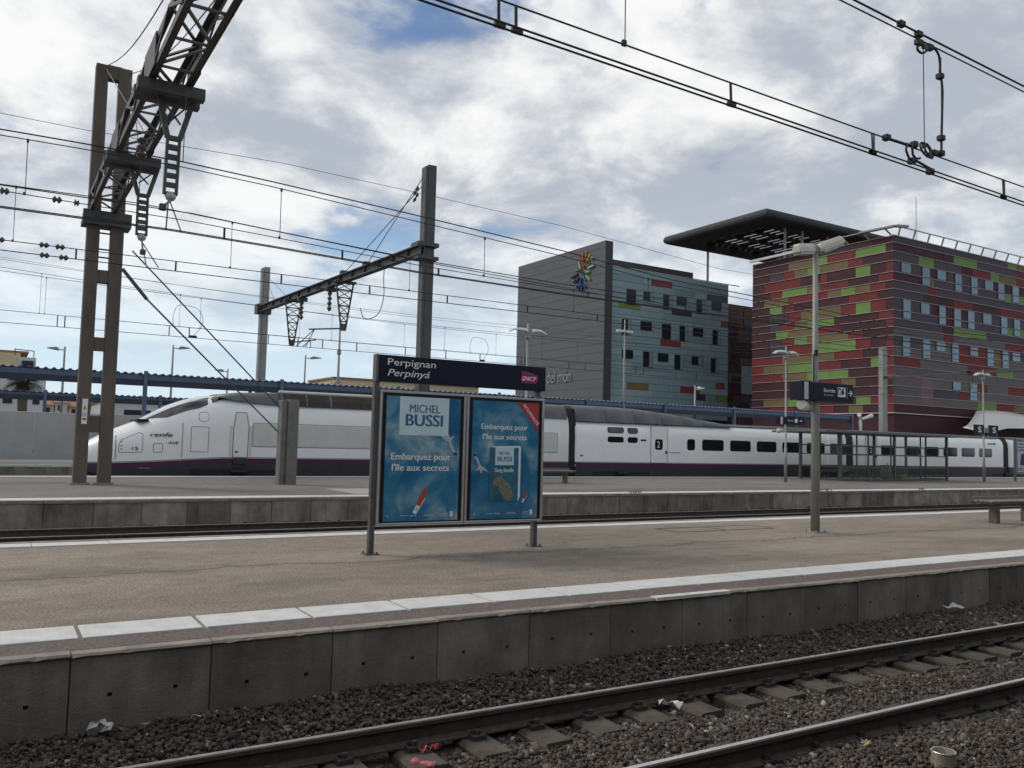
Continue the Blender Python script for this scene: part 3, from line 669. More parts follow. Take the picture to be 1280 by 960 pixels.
def door(x0, x1):
    d = MB().prism(rrect(x0, x1, 1.25, 3.17, .06), YF-.012, YF+.05, 'y').build('door', M_train_door, tr)
    b = MB(); P = [(x, YF-.006, z) for x, z in rrect(x0-.02, x1+.02, 1.23, 3.19, .07)]; b.path(P+[P[0]], .014, 4, cap=False); b.build('door_seal', M_seam, d)
    MB().prism(rrect(x0+.27, x0+.80, 1.93, 2.50, .12), YF-.018, YF, 'y').build('door_window', M_glass, d)
    bx('handle', M_rubber, d, x1-.14, x1-.05, YF-.05, YF, 1.72, 1.88)
    text('numeral', '2', M_print_white, d, (x0+.40, YF-.0195, 2.05), (1, 0, 0), h=.34, thick=.003)
    return d
door(30.06, 31.20); door(48.0, 49.1); door(65.6, 66.7)
bx('grab_rail', M_seam, tr, 31.3, 32.15, YF-.02, YF+.01, 1.78, 1.81); bx('data_plate', M_seam, tr, 25.42, 25.6, YF-.012, YF, 1.52, 1.60)
# lettering
M_aubergine = mat('aubergine_lettering', (.05, .015, .04), .4, 0, .1, 5)
def train_text(s, x, z, w, h, nm='lettering', bold=.01, shear=.25):
    yb = nosey(x+w/2); o = nosey(x); e = nosey(x+w)
    return text(nm, s, M_aubergine, tr, (x, o-.012, z), (w, e-o, 0), h=h, w=w, thick=.012, bold=bold, shear=shear)
train_text('renfe', 5.24, 2.00, .80, .165); train_text('AVE', 5.88, 1.73, .40, .095); train_text('15', 4.64, 1.47, .21, .13, bold=.0, shear=0)
text('lettering', 'renfe', M_aubergine, tr, (61.9, YF-.012, 2.86), (1, 0, 0), h=.17, w=1.1, thick=.01, bold=.01, shear=.25)
bx('data_plate', M_line_grey, tr, 4.93, 5.3, nosey(5.1)-.02, nosey(5.1)+.05, .78, .80)

# ------------------------------------------------------------------ overhead line
def yz(Y, pts, xl=-40, xr=110):
    """wire through measured points, run on level beyond them"""
    p = [(xl, pts[0][1]+.12)]+pts+[(xr, pts[-1][1]+.1)]
    return [(x, Y, z) for x, z in p]
def sag_path(Y, z0, sag, span=45, x_low=18, xl=-40, xr=110, n=90):
    out = []
    for i in range(n+1):
        x = xl+(xr-xl)*i/n; u = ((x-x_low+span/2) % span)-span/2; out.append((x, Y, z0+sag*(2*u/span)**2))
    return out
def spline(pts, k=6):
    P = [Vector(p) for p in pts]; P = [P[0]*2-P[1]]+P+[P[-1]*2-P[-2]]; out = []
    for i in range(1, len(P)-2):
        for j in range(k):
            t = j/k; a, b_, c, d = P[i-1:i+3]; out.append(.5*((2*b_)+(c-a)*t+(2*a-5*b_+4*c-d)*t*t+(3*b_-a-3*c+d)*t**3))
    return out+[P[-2]]
def zat(path, x):
    for a, c in zip(path, path[1:]):
        if a[0] <= x <= c[0]: return a[2]+(c[2]-a[2])*(x-a[0])/(c[0]-a[0])
    return path[-1][2]
def wire(name, path, r, parent, n=6): return MB().path(path, r, n).build(name, M_wire, parent, True)
def dropper(parent, x, Y, z0, z1, r=.006, clip=True):
    b = MB(); b.tube((x, Y, z0), (x+.01, Y, z1), r, 5)
    if clip: b.box(x-.02, x+.02, Y-.012, Y+.012, min(z0, z1)-.012, min(z0, z1)+.035); b.box(x-.016, x+.02, Y-.012, Y+.012, max(z0, z1)-.05, max(z0, z1)+.012)
    return b.build('dropper', M_wire, parent)
A = thing('overhead_line', (6, 5.28, 5.1), 'nearest overhead line crossing the top right corner with coiled jumper', 'overhead wires')
c1 = [(-30, 5.28, 5.5), (2.39, 5.28, 5.201), (6.31, 5.28, 5.131), (10.19, 5.28, 5.062), (14, 5.28, 5.03), (90, 5.28, 5.1)]
wire('contact_wire', c1, .0085, A); wire('contact_wire', [(x, 5.215, z+.004) for x, _, z in c1], .0085, A)
ax = [(-30, 5.28, 5.75), (3.03, 5.28, 5.395), (6.306, 5.28, 5.339), (10.195, 5.28, 5.283), (14, 5.28, 5.26), (90, 5.28, 5.4)]; wire('auxiliary_wire', ax, .0075, A)
m1 = [(-30, 5.28, 8.2), (0, 5.28, 6.92), (7.10, 5.28, 6.624), (8.19, 5.28, 6.582), (10.23, 5.28, 6.508), (16, 5.28, 6.38), (90, 5.28, 8)]
m2 = [(-30, 5.28, 8.1), (0, 5.28, 6.83), (6.88, 5.28, 6.558), (10.23, 5.28, 6.439), (16, 5.28, 6.3), (90, 5.28, 7.9)]
wire('messenger_wire', m1, .011, A); wire('messenger_wire', m2, .008, A)
for x in (3.02, 3.17, 5.40, 7.37, 9.74):
    for dx in (0, .035) if x > 7 else (0,):
        b = MB(); b.beam((x+dx, 5.28, zat(ax, x)), (x+dx*.6, 5.27, zat(c1, x)), .012 if x > 7 else .022, .012); b.box(x-.03, x+.06, 5.265, 5.295, zat(c1, x)-.005, zat(c1, x)+.035); b.build('dropper', M_wire, A)
dropper(A, 4.20, 5.28, zat(m2, 4.2), zat(ax, 4.2), .005); dropper(A, 8.24, 5.28, zat(m2, 8.2)-.03, 5.36, .005)
J = [(8.17, 6.464), (8.125, 6.42), (8.13, 6.382), (8.21, 6.37), (8.30, 6.43), (8.36, 6.486), (8.43, 6.48), (8.50, 6.43), (8.525, 6.33), (8.52, 6.249), (8.545, 6.17), (8.565, 6.05), (8.56, 5.9), (8.55, 5.7), (8.54, 5.50), (8.535, 5.385), (8.50, 5.345), (8.43, 5.332), (8.33, 5.33)]
MB().path(spline([(x, 5.27, z) for x, z in J], 3), .013, 7).build('jumper_cable', M_wire, A, True)
b = MB()
for dx, ph in ((0, 0), (.05, .5)): b.path([(8.24+dx+.085*math.cos(t), 5.26+.03*math.sin(t+ph), 5.325+.085*math.sin(t)) for t in [6.2832*k/20 for k in range(21)]], .012, 6, cap=False)
b.path([(8.03, 5.28, 5.32), (7.93, 5.27, 5.33), (7.90, 5.26, 5.25), (7.94, 5.26, 5.19), (8.03, 5.27, 5.155)], .013, 6)
b.path([(8.06, 5.27, 5.36), (7.99, 5.25, 5.30), (8.00, 5.25, 5.22), (8.06, 5.25, 5.19), (8.14, 5.26, 5.215)], .013, 6)
b.path([(7.60, 5.28, 5.322), (8.10, 5.275, 5.325)], .015, 6); b.path([(8.03, 5.24, 5.165), (8.35, 5.25, 5.125)], .013, 6)
b.build('coiled_jumper', M_wire, A, True)
for x, z in ((7.86, 6.597), (8.16, 6.57), (8.35, 6.478), (8.16, 6.48)): MB().cbox(x-.045, x+.045, 5.25, 5.31, z-.035, z+.03, c=.008).build('line_clamp', M_wire, A)
for x, z in ((8.53, 6.20), (8.54, 5.52), (8.53, 5.35), (7.60, 5.325), (8.02, 5.165), (8.34, 5.115), (8.06, 5.35), (8.40, 5.328)): MB().cbox(x-.035, x+.035, 5.24, 5.31, z-.03, z+.03, c=.008).build('line_clamp', M_wire, A)
MB().tube((8.56, 5.28, 6.42), (8.555, 5.28, 5.36), .004, 5).build('dropper', M_wire, A)

def insulator(parent, a, c, mt=M_ins, ribs=3, r=.075, name='insulator'):
    a, c = Vector(a), Vector(c); P = []; RR = []
    for k in range(ribs*4+1):
        P.append(a+(c-a)*k/(ribs*4)); RR.append(r*(.38, .9, 1, .6)[k % 4])
    return MB().path(P, RR, 10).build(name, mt, parent, True)
# track B
Bw = thing('overhead_line', (4, 15.75, 5.6), 'overhead line passing just in front of the tall brown twin leg gantry', 'overhead wires')
bm1 = [(-40, 15.75, 8.3), (-12, 15.75, 7.0), (-.14, 15.75, 6.936), (1.0, 15.75, 6.95), (2.6, 15.75, 6.95), (4.24, 15.75, 6.884), (7.2, 15.75, 6.729), (10.79, 15.75, 6.51), (14.16, 15.75, 6.24), (24, 15.75, 5.95), (40, 15.75, 6.4), (60, 15.75, 8.2), (110, 15.75, 7)]
bm2 = [(x, Y, z-(.095 if x < 5 else .125)) for x, Y, z in bm1]
ba1 = [(-40, 15.75, 6.2), (-.1, 15.75, 6.035), (2.85, 15.75, 6.05), (4.28, 15.75, 5.965), (7.23, 15.75, 5.82), (10.81, 15.75, 5.742), (24, 15.75, 5.72), (110, 15.75, 6.0)]
ba2 = [(-40, 15.75, 6.1), (-.08, 15.75, 5.944), (2.86, 15.75, 5.904), (4.28, 15.75, 5.843), (7.24, 15.75, 5.704), (10.82, 15.75, 5.627), (24, 15.75, 5.6), (110, 15.75, 5.8)]
bc = [(-40, 15.75, 5.7), (-.06, 15.75, 5.67), (2.5, 15.75, 5.69), (4.29, 15.75, 5.648), (7.24, 15.75, 5.55), (10.82, 15.75, 5.51), (24, 15.75, 5.5), (110, 15.75, 5.6)]
wire('messenger_wire', bm1, .012, Bw); wire('messenger_wire', bm2, .009, Bw); wire('auxiliary_wire', ba1, .010, Bw); wire('auxiliary_wire', ba2, .008, Bw); wire('contact_wire', bc, .0105, Bw); wire('contact_wire', [(x, 15.68, z+.006) for x, _, z in bc], .010, Bw)
for x in (.26, 4.42, 8.83, 13.4, 18.2): dropper(Bw, x, 15.75, zat(bm2, x), zat(ba2, x), .007)
for x in (3.42, 5.66, 7.75, 11.6, 14.6, 17.8):
    b = MB(); b.beam((x, 15.75, zat(ba2, x)), (x, 15.74, zat(bc, x)), .035, .02); b.build('dropper', M_wire, Bw)
for x0, x1 in ((-.08, .05), (.66, .80), (.98, 1.06)): insulator(Bw, (x0, 15.75, zat(ba2, x0)), (x1, 15.75, zat(ba2, x1)), ribs=2, r=.06)
# track C
Cw = thing('overhead_line', (4, 20.4, 5.8), 'overhead line with insulators passing behind the twin leg gantry', 'overhead wires')
cm = [(-40, 20.4, 8), (-12, 20.4, 7.3), (-.11, 20.4, 7.20), (1.4, 20.4, 7.23), (2.66, 20.4, 7.25), (5.54, 20.4, 7.092), (10, 20.4, 6.85), (20, 20.4, 6.5), (34, 20.4, 6.9), (55, 20.4, 8), (110, 20.4, 7)]
ca = [(-40, 20.4, 6.1), (-.04, 20.4, 6.041), (5.59, 20.4, 6.052), (14.03, 20.4, 6.032), (110, 20.4, 6.1)]
cc = [(-40, 20.4, 5.83), (-.03, 20.4, 5.827), (5.6, 20.4, 5.819), (14.03, 20.4, 5.845), (110, 20.4, 5.85)]
wire('messenger_wire', cm, .011, Cw); wire('auxiliary_wire', ca, .010, Cw); wire('contact_wire', cc, .011, Cw)
for x in (.18, 4.6, 9.2, 14.5): dropper(Cw, x, 20.4, zat(cm, x), zat(ca, x), .007)
for x in (1.37, 3.4, 5.82, 8.1, 10.33, 12.9, 15.4):
    MB().beam((x, 20.4, zat(ca, x)), (x, 20.4, zat(cc, x)), .035, .02).build('dropper', M_wire, Cw)
for w, xx in ((ca, (-.05, .76, 1.06)), (cc, (.78, 1.14))):
    for x in xx: insulator(Cw, (x-.09, 20.4, zat(w, x)), (x+.09, 20.4, zat(w, x)), ribs=2, r=.065)
x = 2.9
# track D (train) and E
for (Y, zc_, za_, zm_, lab, xl_) in ((36.3, 6.04, 6.43, 7.55, 'overhead line running right above the white train', 18), (41.0, 6.55, 6.95, 8.15, 'far overhead line between the train and the blue canopy', 24)):
    D = thing('overhead_line', (10, Y, zc_), lab, 'overhead wires')
    pm = sag_path(Y, zm_, .75, 50, xl_); pa = sag_path(Y, za_, .12, 50, xl_); pcn = [(-40, Y, zc_), (110, Y, zc_)]
    wire('messenger_wire', pm, .010, D, 5); wire('auxiliary_wire', pa, .009, D, 5); wire('contact_wire', pcn, .0105, D, 5)
    wire('feeder_wire', [(q, w-.0, z+.42) for q, w, z in pm], .007, D, 5)
    for k in range(9): x = 1.5+k*5.6; dropper(D, x, Y, zat(pm, x), zat(pa, x), .007)
    for k in range(12): x = 2.2+k*3.9+(k % 3)*.6; MB().beam((x, Y, zat(pa, x)), (x, Y, zc_), .04, .025).build('dropper', M_wire, D)
    for x in (6.1,) if Y < 40 else (22.3,):
        b = MB(); b.path(spline([(x, Y, zc_+.35), (x-.05, Y, za_+.4), (x+.1, Y, za_+.85), (x+.5, Y, za_+.9), (x+.95, Y, za_+.75), (x+1.1, Y, za_+.2), (x+.75, Y, zc_+.05)]), .010, 5); b.box(x+.6, x+.9, Y-.03, Y+.03, zc_, zc_+.1); b.build('jumper_cable', M_wire, D, True)
Fd = thing('feeder_wire', (10, 28.9, 11.4), 'single thin wire running high over the gantry heads', 'overhead wires')
wire('wire', [(-40, 28.9, 12.4), (-.26, 28.9, 11.42), (2.0, 28.9, 11.40), (8.1, 28.9, 11.56), (13.4, 28.9, 11.42), (19.8, 28.9, 11.2), (29, 28.9, 10.55), (60, 28.9, 10.9), (110, 28.9, 11.5)], .0085, Fd)

# ------------------------------------------------------------------ gantry one: twin legs, lattice beam over the tracks
G1 = thing('lattice_gantry', (2.7, 28.6, .55), 'tall brown twin leg gantry with lattice beam running towards us', 'gantry')
GY = 28.6
for nm, x0b, x1b, x0t, x1t in (('leg', 2.187, 2.552, 2.15, 2.49), ('leg', 2.856, 3.215, 2.80, 3.165)):
    b = MB()
    for (za, zb_), (m0, m1_) in (((.5, 8.85), (0, 1)), ((8.85, 13.40), (1, 0))):
        pass
    vs = []
    for z in (.50, 13.40):
        f = (z-.5)/12.9; a0, a1 = x0b+(x0t-x0b)*f, x1b+(x1t-x1b)*f
        # H section: two flanges facing us and away, a web between
        vs.append((a0, a1))
    (a0, a1), (t0, t1) = vs
    for y0, y1 in ((GY-.20, GY-.175), (GY+.175, GY+.20)):
        b.add([(a0, y0, .5), (a1, y0, .5), (a1, y1, .5), (a0, y1, .5), (t0, y0, 13.4), (t1, y0, 13.4), (t1, y1, 13.4), (t0, y1, 13.4)], [(0,3,2,1),(4,5,6,7),(0,1,5,4),(1,2,6,5),(2,3,7,6),(3,0,4,7)])
    for s in (.0, .985):
        m0, mt_ = a0+(a1-a0-.02)*s, t0+(t1-t0-.02)*s; q0 = m0+.002 if s == 0 else m0-.002; q1 = mt_+.002 if s == 0 else mt_-.002
        b.add([(q0, GY-.174, .5), (q0+.02, GY-.174, .5), (q0+.02, GY+.174, .5), (q0, GY+.174, .5), (q1, GY-.174, 13.4), (q1+.02, GY-.174, 13.4), (q1+.02, GY+.174, 13.4), (q1, GY+.174, 13.4)], [(0,3,2,1),(4,5,6,7),(0,1,5,4),(1,2,6,5),(2,3,7,6),(3,0,4,7)])
    b.build('leg', M_pylon, G1)
    bx('footing', M_base, G1, x0b-.08, x1b+.08, GY-.28, GY+.28, .45, .60)
for z, h in ((13.22, .42), (10.55, .40), (6.85, .38), (4.78, .40), (2.35, .50)):
    bx('batten_plate', M_pylon, G1, 2.48, 2.88, GY-.16, GY+.16, z-h/2, z+h/2)
for z in (8.55, 8.20, 7.70, 7.45): bx('cross_rod', M_gantry, G1, 2.48, 2.88, GY-.03, GY+.03, z-.02, z+.02)
# lattice beam: lower chords at z 8.86, upper at 9.55, X 2.14..2.92, Y from the legs to beyond the camera
BX0, BX1, BZ0, BZ1 = 2.20, 2.93, 8.87, 9.36; YE = -4.0
for x in (BX0, BX1):
    for z in (BZ0, BZ1):
        b = MB(); s = 1 if x == BX0 else -1; t = 1 if z == BZ0 else -1
        b.beam((x, GY-.2, z), (x, YE, z), .014, .15); b.beam((x+s*.055, GY-.2, z-t*.05), (x+s*.055, YE, z-t*.05), .11, .014)
        b.build('chord', M_gantry, G1)
ys_ = [GY-.35-k*1.32 for k in range(25)]
for i, (ya, yb) in enumerate(zip(ys_, ys_[1:])):          # zigzag bracing on all four faces
    for z, zo in ((BZ0-.025, 0), (BZ1+.025, 1)):
        MB().beam((BX0 if (i+zo) % 2 else BX1, ya, z), (BX1 if (i+zo) % 2 else BX0, yb, z), .06, .03).build('brace', M_truss_light, G1)
        if zo == 0: MB().beam((BX0, yb, z-.0), (BX1, yb, z-.0), .08, .026).build('brace', M_truss_light, G1)
    for x in (BX0-.02, BX1+.02):
        MB().beam((x, ya, BZ0 if i % 2 else BZ1), (x, yb, BZ1 if i % 2 else BZ0), .03, .055).build('brace', M_gantry, G1)
for y, L in ((16.9, 1.3), (22.2, 1.3), (11.5, 1.2)):       # splice plates along the chords
    for x in (BX0-.03, BX1+.03): bx('splice_plate', M_gantry, G1, x-.012, x+.012, y-L/2, y+L/2, BZ0-.06, BZ1+.06)
for y in (17.0, 17.5, 22.0, 22.5):                         # clamp channels under the beam that carry the hangers
    bx('clamp_channel', M_gantry, G1, BX0-.22, BX1+.26, y-.11, y+.11, BZ0-.30, BZ0-.08)
bx('bearing_frame', M_gantry, G1, 2.02, 3.36, GY-.42, GY-.212, 8.56, 8.80); bx('bearing_frame', M_gantry, G1, 2.05, 3.33, GY+.212, GY+.36, 8.56, 8.80)
bx('bearing_plate', M_gantry, G1, 2.02, 3.36, GY-.40, GY+.36, 8.38, 8.55)
def hanger(x, y, ztop, zbot, lean=0.0):
    """V-topped ladder hanger carrying the registration arm"""
    b = MB(); w0, w1 = .62, .22; zm = ztop-(ztop-zbot)*.42
    for s in (-1, 1):
        b.beam((x+s*w0/2, y, ztop), (x+s*w1/2+lean*.4, y, zm), .05, .10); b.beam((x+s*w1/2+lean*.4, y, zm), (x+s*w1/2+lean, y, zbot), .05, .10)
    b.beam((x-w0/2, y, ztop), (x+w1/2+lean*.3, y, zm+.3), .035, .03); b.beam((x+w0/2, y, ztop), (x-w1/2+lean*.3, y, zm+.3), .035, .03)
    n = 6
    for k in range(n+1):
        z = zm+(zbot-zm)*k/n; xx = x+lean*(.4+.6*k/n); b.box(xx-w1/2+.02, xx+w1/2-.02, y-.04, y+.04, z-.04, z+.05)
    return b.build('hanger', M_gantry, G1)
hanger(2.72, 17.25, 8.62, 6.72, -.02); hanger(2.86, 22.25, 8.62, 6.93, .02)
def reg_arm(x, y, z, dx, dy, dz, yline, zline, parent):
    b = MB(); p = Vector((x, y, z)); q = p+Vector((dx, dy, dz)); b.tube(p, q, .022, 8)
    b.tube(p+(q-p)*.35, (q.x+.05, yline, zline), .014, 6); b.tube(p+(q-p)*.15, (q.x+.30, yline, zline), .014, 6)
    b.cbox(q.x-.06, q.x+.06, q.y-.05, q.y+.05, q.z-.07, q.z+.05, c=.015); b.build('registration_arm', M_gantry, parent)
insulator(G1, (2.70, 17.2, 6.70), (2.70, 17.1, 6.60), M_glassins, 1, .10, 'insulator_disc')
reg_arm(2.70, 17.1, 6.58, -.32, -1.2, -.45, 15.75, 5.70, G1)
insulator(G1, (2.88, 22.2, 6.90), (2.88, 22.1, 6.80), M_glassins, 1, .10, 'insulator_disc')
reg_arm(2.88, 22.1, 6.78, -.15, -1.4, -.55, 20.4, 5.86, G1)
insulator(G1, (2.55, 20.4, 8.75), (2.55, 20.4, 8.25), M_ins, 3, .12, 'insulator_string'); MB().tube((2.55, 20.4, 8.25), (2.55, 20.4, 7.27), .009, 5).build('suspension_rod', M_wire, G1)
MB().tube((2.65, 15.75, 8.30), (2.65, 15.75, 6.96), .009, 5).build('suspension_rod', M_wire, G1)
for a, c in (((2.40, 28.4, 13.3), (2.9, 22.5, 9.5)), ((3.1, 28.4, 13.3), (2.95, 24.0, 9.5)), ((2.45, 28.4, 13.38), (2.22, 14.2, 9.65)), ((3.15, 28.4, 13.3), (2.93, 14.0, 9.55))):
    a, c = Vector(a), Vector(c); pts = [a+(c-a)*k/8-Vector((0, 0, .35*math.sin(math.pi*k/8) if c.y < 16 else 0)) for k in range(9)]; MB().path(pts, .013, 5).build('stay_cable', M_wire, G1)
MB().path([(3.20, 28.45, 7.15), (3.72, 28.45, 6.50), (8.25, 28.4, 2.25)], [.03, .03, .022], 6).build('guy_rod', M_gantry, G1)
MB().beam((3.20, 28.45, 7.15), (3.95, 28.45, 6.28), .11, .09).build('guy_turnbuckle', M_gantry, G1)
MB().path([(3.45, 28.45, 7.75), (8.35, 28.4, 3.0)], .024, 6).build('guy_rod', M_gantry, G1)
pl = MB().box(2.315, 2.465, GY-.225, GY-.205, 2.35, 3.10).build('warning_plate', M_print_white, G1)
flat('warning_triangle', mat('warning_amber', (.55, .28, .03), .5, 0, .1, 5), pl, [(2.335, 2.78), (2.445, 2.78), (2.39, 2.93)], GY-.226)
text('lettering', '157', M_black, pl, (2.335, GY-.226, 2.58), (1, 0, 0), h=.10, w=.11, thick=.003); flat('mark', M_black, pl, [(2.34, 2.47), (2.44, 2.47), (2.44, 2.52), (2.34, 2.52)], GY-.226)

St = thing('anchor_post', (8.5, 28.1, .55), 'short grey anchor post holding the guy rods in front of the train', 'post')
b = MB(); x0, x1 = 8.22, 8.77
b.cbox(x0+.0, x0+.19, 28.05, 28.5, .5, 3.34, c=.012); b.cbox(x0+.20, x1, 27.95, 28.4, .5, 3.36, c=.012)
b.build('post', mat('anchor_concrete', (.17, .165, .15), .8, 0, .2, 3, .2, 30), St); MB().tube((8.28, 28.3, 2.28), (8.42, 28.3, 2.15), .05, 8).build('anchor_eye', M_dark_iron, St)

# gantry two and three: single beam between H posts
def h_post(name, x, y, ztop, w, d, parent, mt=M_gantry):
    b = MB(); b.box(x-w/2, x-w/2+.10, y-d/2, y+d/2, .5, ztop); b.box(x-w/2+.12, x+w/2, y-d/2+.02, y+d/2-.02, .5, ztop+.08)
    b.box(x-w/2+.1001, x-w/2+.12, y-d/2+.05, y+d/2-.05, .5, ztop-.05)
    return b.build(name, mt, parent)
G2 = thing('beam_gantry', (12.95, 28.0, .55), 'grey post behind the station sign with sloping beam to a far post', 'gantry')
h_post('post', 13.28, 28.0, 12.14, .44, .36, G2, mat('dark_post_steel', (.085, .085, .088), .55, .3, .15, 2))
h_post('post', 12.38, 46.5, 11.25, .44, .36, G2, M_galv)
P0, P1 = Vector((12.90, 27.7, 8.98)), Vector((12.2, 46.7, 9.0))
def along(y): f = (y-P0.y)/(P1.y-P0.y); return P0+(P1-P0)*f
bmx = MB(); bmx.beam(P0+Vector((0, 0, .16)), P1+Vector((0, 0, .16)), .30, .045); bmx.beam(P0-Vector((0, 0, .16)), P1-Vector((0, 0, .16)), .30, .045); bmx.beam(P0, P1, .04, .277)
for k in range(14): q = along(28.6+k*1.3); bmx.beam(q-Vector((0, 0, .135)), q+Vector((0, 0, .135)), .24, .02)
bmx.build('beam', M_gantry, G2)
bx('post_clamp', M_gantry, G2, 12.78, 13.62, 27.68, 28.32, 9.16, 9.30); bx('post_clamp', M_gantry, G2, 12.78, 13.62, 27.68, 28.32, 8.68, 8.80); bx('post_clamp', M_gantry, G2, 11.95, 12.72, 46.2, 46.8, 8.74, 9.26)
for yy, xx in ((32.5, 0), (34.9, .1)):
    q = along(yy); MB().path([(12.98, 27.9, 11.7-xx*3), q+Vector((0, 0, .2))], .016, 5).build('stay_rod', M_wire, G2); insulator(G2, (12.97, 28.25, 11.45-xx*2.5), (12.95, 28.6, 11.2-xx*2.5), M_ins, 2, .06)
    b = MB(); b.cbox(q.x-.14, q.x+.14, q.y-.14, q.y+.14, q.z+.18, q.z+.34, c=.02); b.build('stay_lug', M_gantry, G2)
for yy in (44.2, 42.3): q = along(yy); MB().path([(12.3, 46.3, 10.9), q+Vector((0, 0, .2))], .013, 5).build('stay_rod', M_wire, G2)
def v_hanger(y, zbot):
    q = along(y); b = MB(); x = q.x; zt = q.z-.18; w0, w1 = .78, .20; hh = zt-zbot
    for s in (-1, 1): b.beam((x+s*w0/2, y, zt), (x+s*w1/2, y, zbot), .06, .07)
    for k in range(6):
        f0, f1 = k/6, (k+1)/6; a = w0/2+(w1/2-w0/2)*f0; c = w0/2+(w1/2-w0/2)*f1
        b.beam((x-a, y, zt-hh*f0), (x+c, y, zt-hh*f1), .03, .03); b.beam((x+a, y, zt-hh*f0), (x-c, y, zt-hh*f1), .03, .03); b.beam((x-c, y, zt-hh*f1), (x+c, y, zt-hh*f1), .05, .05)
    b.box(x-w0/2-.08, x+w0/2+.08, y-.16, y+.16, zt-.06, zt+.03); b.box(x-w1/2, x+w1/2, y-.06, y+.06, zbot-.05, zbot+.25)
    return b.build('hanger', M_gantry, G2)
v_hanger(34.7, 6.75); v_hanger(41.2, 6.62)
for y, s, zl in ((34.7, 1, 6.06), (41.2, 1, 6.57)):
    q = along(y); b = MB(); b.tube((q.x, y, 6.75), (q.x+1.3, y+.25, 7.0), .035, 6) if y > 40 else b.tube((q.x, y, 6.80), (q.x-1.2, y+.9, 6.75), .035, 6)
    e = (q.x+1.0, y+.2, 6.95) if y > 40 else (q.x-1.0, y+.75, 6.76); b.tube(e, (e[0]-.5, 36.3 if y < 40 else 41.0, zl), .02, 6); b.tube(e, (e[0]-.1, 36.3 if y < 40 else 41.0, zl), .02, 6); b.build('registration_arm', M_gantry, G2)
for y in (36.4, 40.0): q = along(y); bx('insulator_bracket', M_gantry, G2, q.x-.2, q.x+.25, y-.12, y+.12, q.z-.36, q.z-.18); insulator(G2, (q.x, y, q.z-.36), (q.x, y, q.z-1.25), M_ins, 4, .11, 'insulator_string')
b = MB(); q = along(31.5); b.path(spline([q+Vector((.1, -.6, .1)), q+Vector((.2, -.3, -.5)), q+Vector((.35, 0, -1.2)), q+Vector((.2, .2, -1.9)), q+Vector((-.3, .3, -2.1)), q+Vector((-.5, .3, -1.7))]), .016, 6); b.build('jumper_cable', M_wire, G2, True)
G3 = thing('beam_gantry', (64.2, 45, .55), 'slim grey post at the tower corner with beam running to the right', 'gantry')
b = MB(); b.box(63.9, 64.12, 44.8, 45.2, .5, 10.9); b.box(64.14, 64.55, 44.82, 45.18, .5, 10.95); b.build('post', M_galv, G3)
MB().beam((64.25, 45.2, 8.40), (64.6, 27.5, 8.40), .22, .20).build('beam', M_gantry, G3); h_post('post', 64.8, 27.2, 11, .5, .4, G3, M_galv)
MB().path([(64.6, 44.7, 10.6), (64.4, 41.5, 8.5)], .015, 5).build('stay_rod', M_wire, G3)
b = MB(); b.beam((64.2, 37.6, 8.3), (64.4, 37.6, 7.2), .06, .05); b.beam((64.8, 37.6, 8.3), (64.55, 37.6, 7.2), .06, .05); b.beam((64.4, 37.6, 7.3), (63.6, 36.4, 7.0), .04, .04); b.box(63.9, 65.0, 37.4, 37.8, 8.5, 8.62); b.build('hanger', M_gantry, G3)

# ------------------------------------------------------------------ station name sign
SY = 11.09
S = thing('station_sign', (5.9, SY, .55), 'station name sign over two blue advertising posters on brown posts', 'sign')
MB().cbox(4.525, 4.60, SY-.02, SY+.07, .45, 3.30, c=.008).build('post', M_post, S); MB().cbox(7.215, 7.29, SY-.01, SY+.09, .45, 2.95, c=.008).build('post', M_post, S)
hd = MB().cbox(4.56, 7.345, SY-.06, SY+.06, 2.94, 3.312, c=.006).build('name_board', M_navy, S)
MB().cbox(4.52, 4.558, SY-.065, SY+.065, 2.935, 3.317, c=.005).build('end_cap', M_post, S)
for x, y in ((4.562, SY+.025), (7.252, SY+.04)):
    bpl = MB().cbox(x-.10, x+.10, y-.10, y+.10, .546, .562, c=.004)
    for q in (-1, 1):
        for r_ in (-1, 1): bpl.tube((x+q*.07, y+r_*.07, .56), (x+q*.07, y+r_*.07, .585), .014, 6)
    bpl.build('base_plate', M_post, S)
text('lettering', 'Perpignan', M_print_white, hd, (4.69, SY-.0605, 3.172), (1, 0, 0), h=.098, w=.745, thick=.004)
text('lettering', 'Perpinyá', M_print_white, hd, (4.69, SY-.0605, 3.022), (1, 0, 0), h=.098, w=.66, thick=.004, shear=.28)
lg = flat('logo', M_logo, hd, [(6.895, 3.045), (7.165, 3.045), (7.20, 3.10), (7.19, 3.17), (7.10, 3.205), (7.0, 3.225), (6.895, 3.228)], SY-.0602, .003)
text('logo_letters', 'SNCF', M_print_white, lg, (6.90, SY-.0635, 3.085), (1, 0, 0), h=.068, w=.27, thick=.003, bold=.012, shear=.3)
def poster(x0, x1, z0, z1):
    p = MB()
    for a in ((x0, x1, z0, z0+.035), (x0, x1, z1-.035, z1), (x0, x0+.035, z0+.0352, z1-.0352), (x1-.035, x1, z0+.0352, z1-.0352)): p.cbox(a[0], a[1], SY-.07, SY+.05, a[2], a[3], c=.006)
    p.box(x0+.01, x1-.01, SY-.02, SY+.045, z0+.01, z1-.01); fr = p.build('poster_frame', M_alu, S)
    bx('border', M_black, fr, x0+.036, x1-.036, SY-.046, SY-.021, z0+.036, z1-.036)
    bx('print', M_poster, fr, x0+.10, x1-.09, SY-.050, SY-.0462, z0+.055, z1-.075)
    return fr
PY = SY-.0503
fr = poster(4.60, 5.955, .94, 2.822)
flat('white_panel', M_print_pale, fr, [(4.90, 2.20), (5.675, 2.20), (5.675, 2.745), (4.90, 2.745)], PY)
